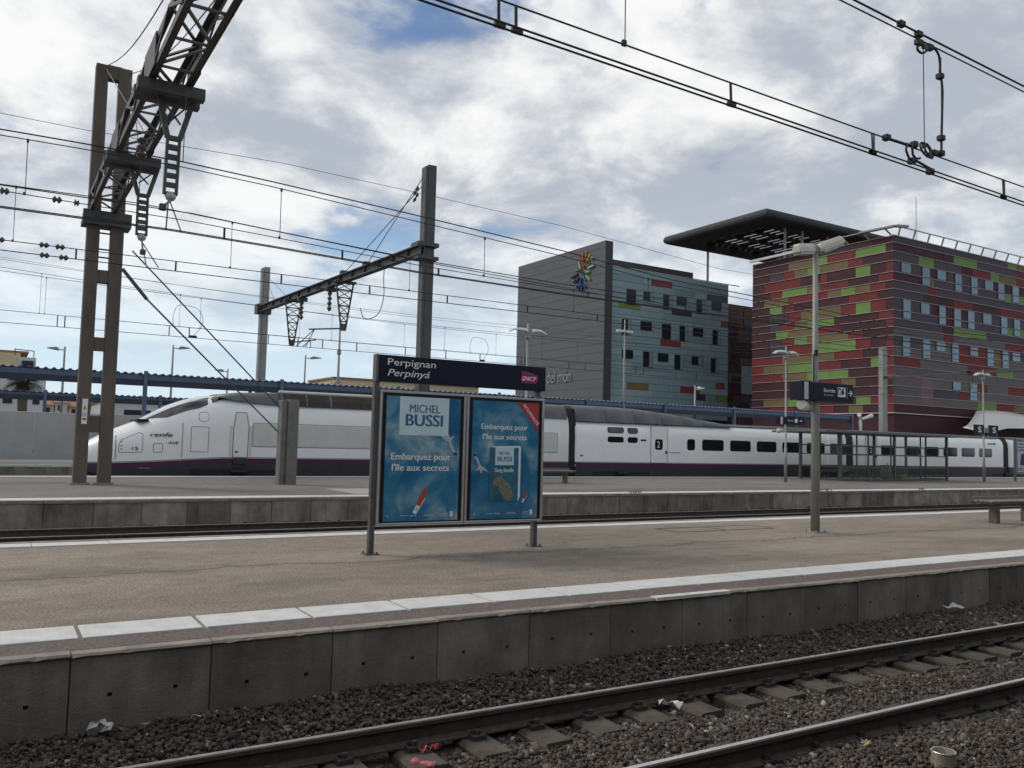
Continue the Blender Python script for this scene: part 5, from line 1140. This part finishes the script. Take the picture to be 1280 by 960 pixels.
# open plinth below the cladding
bx('plinth', M_base, T, TX+.3, 111, TYY+.35, TYY+.6, .3, 5.2); bx('plinth', HC['d'], T, TX+.35, TX+.6, TYY+.62, 67, .3, 5.4)
bx('plinth_band', mat('pale_plinth_band', (.36, .35, .335), .8, 0, .1, 1), T, 75.5, 84.5, TYY+.2, TYY+.348, 3.4, 5.1)
bx('shopfront', M_winddark, T, 84.6, 110, TYY+.25, TYY+.345, 2.2, 6.6)
b = MB(); b.beam((TX-.3, TYY-.55, 23.62), (112, TYY-.55, 23.62), .10, .10); b.beam((TX+.1, TYY+.12, 22.95), (112, TYY+.12, 22.95), .12, .08)
for k in range(17): b.beam((TX+.3+2.35*k, TYY-.55, 23.60), (TX+.9+2.35*k, TYY+.1, 22.95), .14, .10)
b.build('parapet_frame', M_ledge, T)
b = MB(); b.beam((TX-.55, TYY-.5, 23.62), (TX-.55, TYY+14, 23.62), .10, .10)
for k in range(6): b.beam((TX-.55, TYY+.6+2.4*k, 23.60), (TX+.1, TYY+.3+2.4*k, 22.95), .14, .10)
b.build('parapet_frame', M_galv, T)
b = MB(); b.beam((TX-.6, TYY-.6, 23.55), (TX+1.2, TYY-.6, 23.75), .5, .2); b.beam((TX-.6, TYY-.6, 23.55), (TX-.6, TYY+3.2, 23.62), .5, .16); b.build('parapet_corner', M_galv, T)
MB().beam((TX-.4, 59.0, 23.25), (TX-.4, 67.5, 23.2), .3, .25).build('gutter_pipe', M_grille, T)
MB().tube((80.5, 52.5, 22.8), (80.5, 52.5, 28.6), .035, 5).build('lightning_rod', M_galv, T)
# floating roof slab with rounded rim and slatted openings
SL0, SL1, SW0, SW1, SZ = 71.7, 98.0, 64.55, 81.3, 27.6
b = MB()
rim = [(-.0, .35), (.12, .10), (.45, -.02), (.9, -.04)]
prof = [(.10, 1.05), (-.02, .85), (-.10, .55), (-.02, .28), (.25, .08), (.9, .0)]
def frame_ring(i, z): return [(SL0+i, SW0+i, SZ+z), (SL1-i, SW0+i, SZ+z), (SL1-i, SW1-i, SZ+z), (SL0+i, SW1-i, SZ+z)]
V = []; 
for i, z in prof: V += frame_ring(i, z)
F = [(a*4+k, a*4+(k+1) % 4, (a+1)*4+(k+1) % 4, (a+1)*4+k) for a in range(len(prof)-1) for k in range(4)]
b.add(V, F); b.build('roof_rim', M_slab, T, False)
b = MB(); lanes = [SW0+.9, 63.5]; 
Y0s, Y1s, X0s, X1s = SW0+3.2, SW1-1.8, SL0+3.0, SL1-8
b.box(SL0+.88, SL1-.88, SW0+.88, Y0s, SZ+.002, SZ+.95); b.box(SL0+.88, SL1-.88, Y1s, SW1-.88, SZ+.002, SZ+.95); b.box(SL0+.88, X0s, Y0s+.002, Y1s-.002, SZ+.002, SZ+.95); b.box(X1s, SL1-.88, Y0s+.002, Y1s-.002, SZ+.002, SZ+.95)
b.build('roof_slab', M_slab, T)
pj = 1.05; nj = int((X1s-X0s)/pj)
for k in range(nj): bx('roof_slat', M_slab, T, X0s+pj*k+(.42 if k % 4 != 3 else .02), X0s+pj*(k+1), Y0s+.01, Y1s-.01, SZ+.84, SZ+.94)
for k in range(4): bx('roof_beam', M_slab, T, X0s+.01, X1s-.01, Y0s+.5+3.2*k, Y0s+1.0+3.2*k, SZ+.55, SZ+.835)
for x, y, z0 in ((78.5, 80.5, 23.5), (76.8, 66.4, 22.8), (79.5, 66.2, 22.8), (84, 66.2, 22.8)): MB().tube((x, y, z0), (x, y, SZ+.05), .15, 8).build('roof_post', M_galv, T)
# link between the two
bx('link_core', HC['d'], T, 81.9, 96, 81.6, 84, .3, 21.4)
for r in range(16):
    z1 = 21.3-r*1.0; x = 82.0
    while x < 94:
        L = random.uniform(1.0, 2.6); panel_x(T, x+.03, x+L-.03, z1-.96, z1-.02, 81.58, random.choice('rrrdMdbMdM')) if random.random() < .85 else None; x += L
for (c, a, e, z0, z1) in (('O', 86.2, 89.5, 19.6, 20.9), ('n', 86.2, 89.5, 18.6, 19.5), ('T', 85.8, 90, 9.4, 13.2), ('r', 82.2, 86, 18.8, 21.2)): panel_x(T, a, e, z0, z1, 81.5, c)

# grey wing with teal facade
WX, WY = 62.46, 80.23
W = thing('hotel_wing', (75, 90, .5), 'dark grey gable ended hotel wing with pale teal panelled facade', 'building')
bx('core', M_pent, W, WX+.2, 82.0, WY+.10, 99.4, .3, 23.5)
gb = MB(); gb.box(61.35, WX+.0, 79.95, 99.6, .3, 26.45); gb.build('gable_wall', M_gable, W); bx('gable_edge', M_gable_edge, W, 61.36, WX-.01, 79.90, 79.948, .3, 26.44)
for k in range(24): bx('gable_joint', M_gable_edge, W, 61.335, 61.349, 79.96, 99.59, 1.5+1.05*k, 1.53+1.05*k)
bx('plant_room', M_pent, W, WX+.01, 78.5, 83.2, 97, 23.5, 25.2)
ZR = [23.55-.815*k for k in range(24)]; PX1 = 82.05
PW = {1: [('b', 68.8, 72.2)], 5: [('g', 63.7, 67.1), ('d', 72.2, 75.6)], 2: [('n', 78.2, 82.0)], 10: [('b', 70.4, 73.8)], 17: [('o', 65.2, 68.6), ('b', 73.8, 77.1)], 18: [('d', 76.4, 78.1), ('g', 79.9, 82.0)], 16: [('b', 79.9, 81.5)], 6: [('b', 80.7, 82.0)]}
for r in range(22):
    segs = sorted([(a, e, c) for c, a, e in PW.get(r, [])]); x = WX+.02; out = []
    def fillw(a, e):
        while e-a > .05:
            L = min(e-a, random.choice((3.4, 5.1, 6.8))); L = e-a if e-a-L < 1.2 else L; out.append((a, a+L, random.choice('TTTtu'))); a += L
    for a, e, c in segs: fillw(x, a); out.append((a, e, c)); x = e
    fillw(x, PX1)
    for a, e, c in out: panel_x(W, a+.012, e-.012, ZR[r+1]+.02, ZR[r]-.02, WY+.095, c, .06+random.uniform(0, .01))
def wing_win(x0, x1, z0, z1):
    f = MB().box(x0-.05, x1+.05, WY-.02, WY+.03, z0-.05, z1+.05).build('window', M_wf, W); xm = x0+(x1-x0)*.62
    MB().box(x0, xm-.03, WY-.026, WY-.021, z0, z1).build('pane', M_winddark, f); MB().box(xm+.03, x1, WY-.026, WY-.021, z0, z1).build('pane', HC['u'] if random.random() < .4 else M_winddark, f)
for zt, L in ((21.0, [(64.95, 66.3, 1), (67.6, 69.2, 0), (70.8, 72.2, 1), (73.0, 74.6, 0), (76.4, 77.85, 1), (79.1, 80.7, 0)]), (17.3, [(64.3, 65.65, 1), (67.2, 68.9, 0), (70.65, 72, 1), (73.6, 74.9, 1), (75.85, 77.5, 0), (79.3, 80.6, 1)]), (13.6, [(64.4, 66.0, 0), (67.7, 69.1, 1), (70.05, 71.65, 0), (72.8, 74.2, 1), (75.7, 77.4, 0), (79.05, 80.3, 1)])):
    for a, e, tall in L: wing_win(a, e, zt-(1.8 if tall else .98), zt)
bx('parapet', M_ledge, W, WX+.01, 84, WY-.02, WY+.09, 23.56, 23.66)
bx('plinth', M_winddark, W, WX+.05, 81.9, WY+.0, WY+.095, .3, 5.55)
# emblem of coloured bars, in relief on the gable, and the wall lettering
K = .982
def gp(x, y): return 86.2*K+2.14*0-(x-727)*.171*K, 2.14+(26.01-(y-318)*.1025-2.14)*K
EMB = [((470,200),(468,315),'#c8742e',2.4),((440,240),(440,300),'#a33a2a',2.0),((525,205),(515,300),'#b8863a',2.2),((575,255),(545,335),'#c9b24a',2.2),((610,310),(590,335),'#cfc9a0',2.4),((410,330),(440,430),'#c9b24a',2.0),((480,330),(485,420),'#8c2020',4.0),((535,350),(505,405),'#b8762e',2.2),((570,395),(530,425),'#5d8a3a',2.4),((632,435),(555,452),'#b4ccb4',2.2),((575,515),(515,500),'#86b070',2.2),((582,632),(520,555),'#8fb060',2.4),((362,430),(415,450),'#4f7a80',2.4),((300,535),(395,505),'#22262c',2.4),((318,600),(350,575),'#5f8a74',2.2),((365,630),(420,560),'#20242a',2.2),((375,710),(412,640),'#3f6a86',2.4),((455,570),(440,690),'#2c4c86',2.4),((465,780),(463,665),'#24407e',2.6),((525,740),(500,690),'#2c4c86',2.4),((515,630),(480,560),'#4a8088',2.0),((505,540),(430,460),'#15171c',2.0),((415,740),(430,660),'#24407e',2.2)]
def hexc(h): return tuple((int(h[i:i+2], 16)/255)**2.2 for i in (1, 3, 5))
em = MB(); ems = []
for (a, c, col, w) in EMB:
    ya, za = gp(690+a[0]/12, 300+a[1]/12); yb_, zb_ = gp(690+c[0]/12, 300+c[1]/12)
    MB().beam((61.20, ya, za), (61.20, yb_, zb_), w*.085, .22, upv=(1, 0, 0)).build('emblem_bar', mat('emblem_'+col[1:], tuple(v*.9 for v in hexc(col)), .5, 0, .1, 2), W)
text('wall_lettering', 'Centre del món', mat('steel_letters', (.30, .31, .32), .4, .3, .1, 2), W, (61.345, 97.0, 9.85), (0, -1, 0), h=1.55, w=10.6, thick=.12)

# left background: plaster houses, low roofs, palm
Hs = thing('apartment_house', (2, 95, .5), 'pale plaster house with cream upper wall behind the palm', 'house')
bx('wall', M_plaster, Hs, -9, 4.45, 95, 108, .3, 8.1); bx('upper_storey', M_cream, Hs, -9, 1.95, 95.4, 108, 8.1, 9.3); bx('upper_storey', M_plaster, Hs, 1.96, 3.5, 95.3, 104, 8.1, 9.15)
bx('roof', mat('roof_tile', (.30, .15, .09), .8, 0, .2, 3), Hs, -9.2, 2.9, 97.4, 108, 9.7, 9.9); bx('upper_storey', M_cream, Hs, .3, 2.2, 97.5, 107, 9.3, 9.7)
for x0, x1, z0, z1 in ((2.3, 3.3, 7.6, 8.8), (2.2, 2.9, 5.0, 6.3), (-.6, .2, 4.4, 6.4), (.9, 1.7, 4.6, 5.4), (3.4, 4.0, 4.6, 5.6), (-2.4, -1.6, 4.5, 6.2)):
    f = bx('window', M_wf, Hs, x0, x1, 94.93 if z0 < 7.5 else 94.9, 95.31, z0, z1); bx('pane', M_winddark, f, x0+.08, x1-.08, (94.93 if z0 < 7.5 else 94.9)-.03, (94.93 if z0 < 7.5 else 94.9)-.002, z0+.08, z1-.08)
b = MB(); b.beam((1.6, 96, 9.95), (3.3, 96, 9.85), .08, .08); b.beam((3.3, 96, 9.1), (3.3, 96, 9.85), .08, .08); b.beam((1.7, 96, 9.3), (1.7, 96, 9.95), .08, .08); b.build('roof_rail', M_gantry, Hs)
Lh = thing('low_house', (9, 110, .5), 'row of low brown roofed houses just above the concrete wall', 'house')
for k, (x0, x1, z) in enumerate(((5.0, 6.1, 5.0), (6.2, 7.5, 5.3), (7.6, 9.4, 4.9), (9.5, 12.0, 5.5), (12.1, 15, 5.0))):
    w = bx('wall', M_plaster if k % 2 else M_cream, Lh, x0, x1, 110, 118, .3, z); MB().prism([(109.6, z), (114, z+.7), (118.4, z)], x0-.1, x1+.1-.02, 'x').build('roof', MATS['roof_tile'], w)
    bx('window', M_winddark, w, x0+.3, x0+.7, 109.95, 110.02, z-.9, z-.3)
Br = thing('white_hall', (24, 88, .5), 'long low white hall seen between the canopies over the train nose', 'building'); bx('wall', M_plaster, Br, 9, 62, 90, 100, .3, 5.0); bx('roof', M_base, Br, 8.8, 62.2, 89.8, 100.2, 5.0, 5.25)
for k in range(9): bx('window', M_winddark, Br, 11+5*k, 13.4+5*k, 89.93, 89.99, 3.0, 4.3)
Cb = thing('cream_house', (50, 106, .5), 'cream house peeping out between name board and posters', 'house'); bx('wall', M_cream, Cb, 37, 58, 104, 114, .3, 9.6); bx('roof', MATS['roof_tile'], Cb, 36.8, 58.2, 103.8, 114.2, 9.6, 9.85); bx('window', M_winddark, Cb, 46, 48, 103.9, 103.99, 7.6, 8.6); bx('window', M_winddark, Cb, 51, 53, 103.9, 103.99, 7.6, 8.6)
Pm = thing('palm_tree', (1.85, 70, .5), 'bushy palm in front of the pale house beyond the wall', 'tree')
MB().path([(1.85, 70, .4), (1.9, 70, 3.2), (1.82, 70, 5.45)], [.36, .30, .36], 10).build('trunk', M_bark, Pm, True)
b = MB()
for k in range(80):
    az = random.uniform(0, 6.283); el = random.uniform(-.5, 1.15); L = random.uniform(1.0, 1.5); p0 = Vector((1.82, 70, 5.5)); d = Vector((math.cos(az)*math.cos(el), math.sin(az)*math.cos(el), math.sin(el)))
    pts = [p0+d*L*t-Vector((0, 0, .85*t*t*L*.55)) for t in (0, .25, .5, .75, 1)]
    for i in range(4):
        a, c = pts[i], pts[i+1]; sd_ = (c-a).cross(Vector((0, 0, 1))).normalized() if (c-a).cross(Vector((0, 0, 1))).length > .01 else Vector((1, 0, 0)); w = .05
        b.add([a-sd_*.015, a+sd_*.015, c+sd_*.015, c-sd_*.015], [(0, 1, 2, 3)])
        for j in range(4):
            q = a+(c-a)*j/4; ll = .42*(1-.5*(i+j/4)/4)
            for s in (-1, 1): e = q+sd_*s*ll+(c-a).normalized()*.22-Vector((0, 0, .16)); b.add([q, q+(c-a).normalized()*.05, e], [(0, 1, 2)])
b.build('crown', M_frond, Pm)
# white stretched awning at the right edge
Aw = thing('white_awning', (86, 47.5, .5), 'white stretched awning at the foot of the red tower', 'awning')
b = MB(); nx, ny2 = 12, 6; P3 = []
for i in range(nx+1):
    for j in range(ny2+1):
        u, v = i/nx, j/ny2; x = 75.2+v*10.2+u*22; y = 44.6+v*4.6; zf = 4.55-.35*math.sin(min(1, u*3)*math.pi)+.5*u; zb2 = 6.55+.15*math.sin(u*9)
        P3.append((x, y, zf+(zb2-zf)*v**1.5))
b.v = P3; b.f = [(i*(ny2+1)+j, (i+1)*(ny2+1)+j, (i+1)*(ny2+1)+j+1, i*(ny2+1)+j+1) for i in range(nx) for j in range(ny2)]; b.mi = [0]*len(b.f)
o = b.build('canvas', M_awning, Aw, True); md = o.modifiers.new('thickness', 'SOLIDIFY'); md.thickness = .05
for x in (80, 88, 96): MB().tube((x, 45, .4), (x, 45, 4.6), .08, 8).build('prop', M_galv, Aw)

# ------------------------------------------------------------------ litter on the ballast
zc2 = float(bed_h(2.85, 5.6))+.02
cn = thing('drink_can', (2.79, 5.66, zc2), 'crushed pink drink can lying between sleepers by the rail', 'can')
a, c = Vector((2.73, 5.72, zc2+.05)), Vector((2.85, 5.60, zc2+.045)); P = []; RR = []
for k in range(9): P.append(a+(c-a)*k/8+Vector((0, 0, .008*math.sin(k*1.7)))); RR.append((.026, .034, .033, .026, .022, .025, .032, .034, .027)[k])
MB().path(P, RR, 14).build('can_body', M_pink, cn, True); MB().path([P[-1], P[-1]+(c-a).normalized()*.006], [.029, .026], 14).build('can_lid', M_alu, cn)
def scrap(x, y, z, L, W_, n, mt, name, label, cat, seed, rise=.05):
    rr_ = random.Random(seed); b = MB(); base = Vector((x, y, z)); dr = Vector((rr_.uniform(-1, 1), rr_.uniform(-.5, .5), 0)).normalized(); sd_ = Vector((-dr.y, dr.x, 0)); rows_ = []
    for i in range(n+1):
        c_ = base+dr*L*(i/n-.5)+Vector((rr_.uniform(-.02, .02), rr_.uniform(-.02, .02), rise*rr_.random())); w = W_*rr_.uniform(.4, 1)
        rows_.append([c_-sd_*w/2+Vector((0, 0, rr_.uniform(0, rise))), c_+Vector((0, 0, rr_.uniform(0, rise))), c_+sd_*w/2+Vector((0, 0, rr_.uniform(-.01, rise)))])
    b.v = [tuple(p) for q in rows_ for p in q]; b.f = [(i*3+j, i*3+j+1, i*3+j+4, i*3+j+3) for i in range(n) for j in range(2)]; b.mi = [0]*len(b.f)
    o = b.build(name, mt); md = o.modifiers.new('thickness', 'SOLIDIFY'); md.thickness = .004; return tag(o, label, cat)
scrap(2.93, 5.85, zc2+.04, .16, .045, 6, M_ribbon, 'wrapper', 'torn red wrapper beside the crushed pink can', 'litter', 3)
scrap(.80, 6.78, .015, .17, .12, 9, M_paper, 'paper_scrap', 'crumpled white paper at the foot of the near wall, left', 'litter', 8, .045)
scrap(5.18, 5.72, -.15, .20, .10, 5, M_paper, 'paper_scrap', 'bright white packaging scrap beside a sleeper at the far rail', 'litter', 11, .07)
scrap(11.1, 6.75, .06, .30, .10, 5, M_paper, 'paper_scrap', 'white plastic scrap below the wall at right', 'litter', 21, .05)
scrap(1.45, 6.7, .02, .10, .05, 4, M_paper, 'paper_scrap', 'small grey paper flake right of the crumpled paper', 'litter', 31, .04)
scrap(5.80, 4.20, -.12, .10, .06, 4, mat('tan_paper', (.42, .33, .22), .8, 0, .3, 30), 'paper_scrap', 'small tan scrap on the ballast in front of the nearest rail', 'litter', 41, .06)
pp = thing('pipe_stub', (6.12, 3.80, -.2), 'open pipe stub standing in the ballast at lower right', 'pipe')
b = MB(); n = 22
prf = [(.0, .088), (.19, .082), (.195, .080), (.19, .072), (.02, .070)]
for z, r in prf:
    for k in range(n): t = 6.2832*k/n; b.v.append((6.12+r*math.cos(t), 3.80+r*math.sin(t), -.24+z))
for i in range(len(prf)-1):
    for k in range(n): a_, c_ = i*n+k, i*n+(k+1) % n; b.f.append((a_, c_, c_+n, a_+n)); b.mi.append(0)
b.f.append(tuple(range((len(prf)-1)*n, len(prf)*n))); b.mi.append(0)
b.build('pipe', M_pipe, pp, True); MB().path([(6.12+.082*math.cos(t), 3.80+.082*math.sin(t), -.045) for t in [6.2832*k/22 for k in range(23)]], .005, 5, cap=False).build('pipe_rim', M_alu, pp)

M_weed = mat('weed_green', (.07, .10, .035), .7, 0, .35, 20)
for x, y, z, n, sz, lab in ((18.6, 22.3, .55, 26, .13, 'small weed tuft on the far platform edge right of the posters'), (28.2, 22.25, .55, 34, .17, 'green weed tuft on the middle platform edge before the coach windows'), (34.5, 22.3, .55, 24, .13, 'low weed tuft on the platform edge left of the lamp'), (4.05, 6.55, -.05, 30, .09, 'tiny green weed in the ballast below the near wall')):
    b = MB()
    for k in range(n):
        a = random.uniform(0, 6.283); l = sz*random.uniform(.5, 1.2); p = Vector((x+random.gauss(0, sz*.9), y+random.gauss(0, sz*.3), z-.01)); d = Vector((math.cos(a)*.6, math.sin(a)*.6, 1)).normalized(); sd_ = Vector((-math.sin(a), math.cos(a), 0))*.012
        b.add([p-sd_, p+sd_, p+d*l*.6+sd_, p+d*l+Vector((d.x, d.y, -.3))*l*.3, p+d*l*.6-sd_], [(0, 1, 2, 3, 4)])
    tag(b.build('weed', M_weed), lab, 'weed')
# drop joint blocks never used
for o in list(bpy.data.objects):
    if o.type == 'MESH' and o.users_collection == (): bpy.data.objects.remove(o)
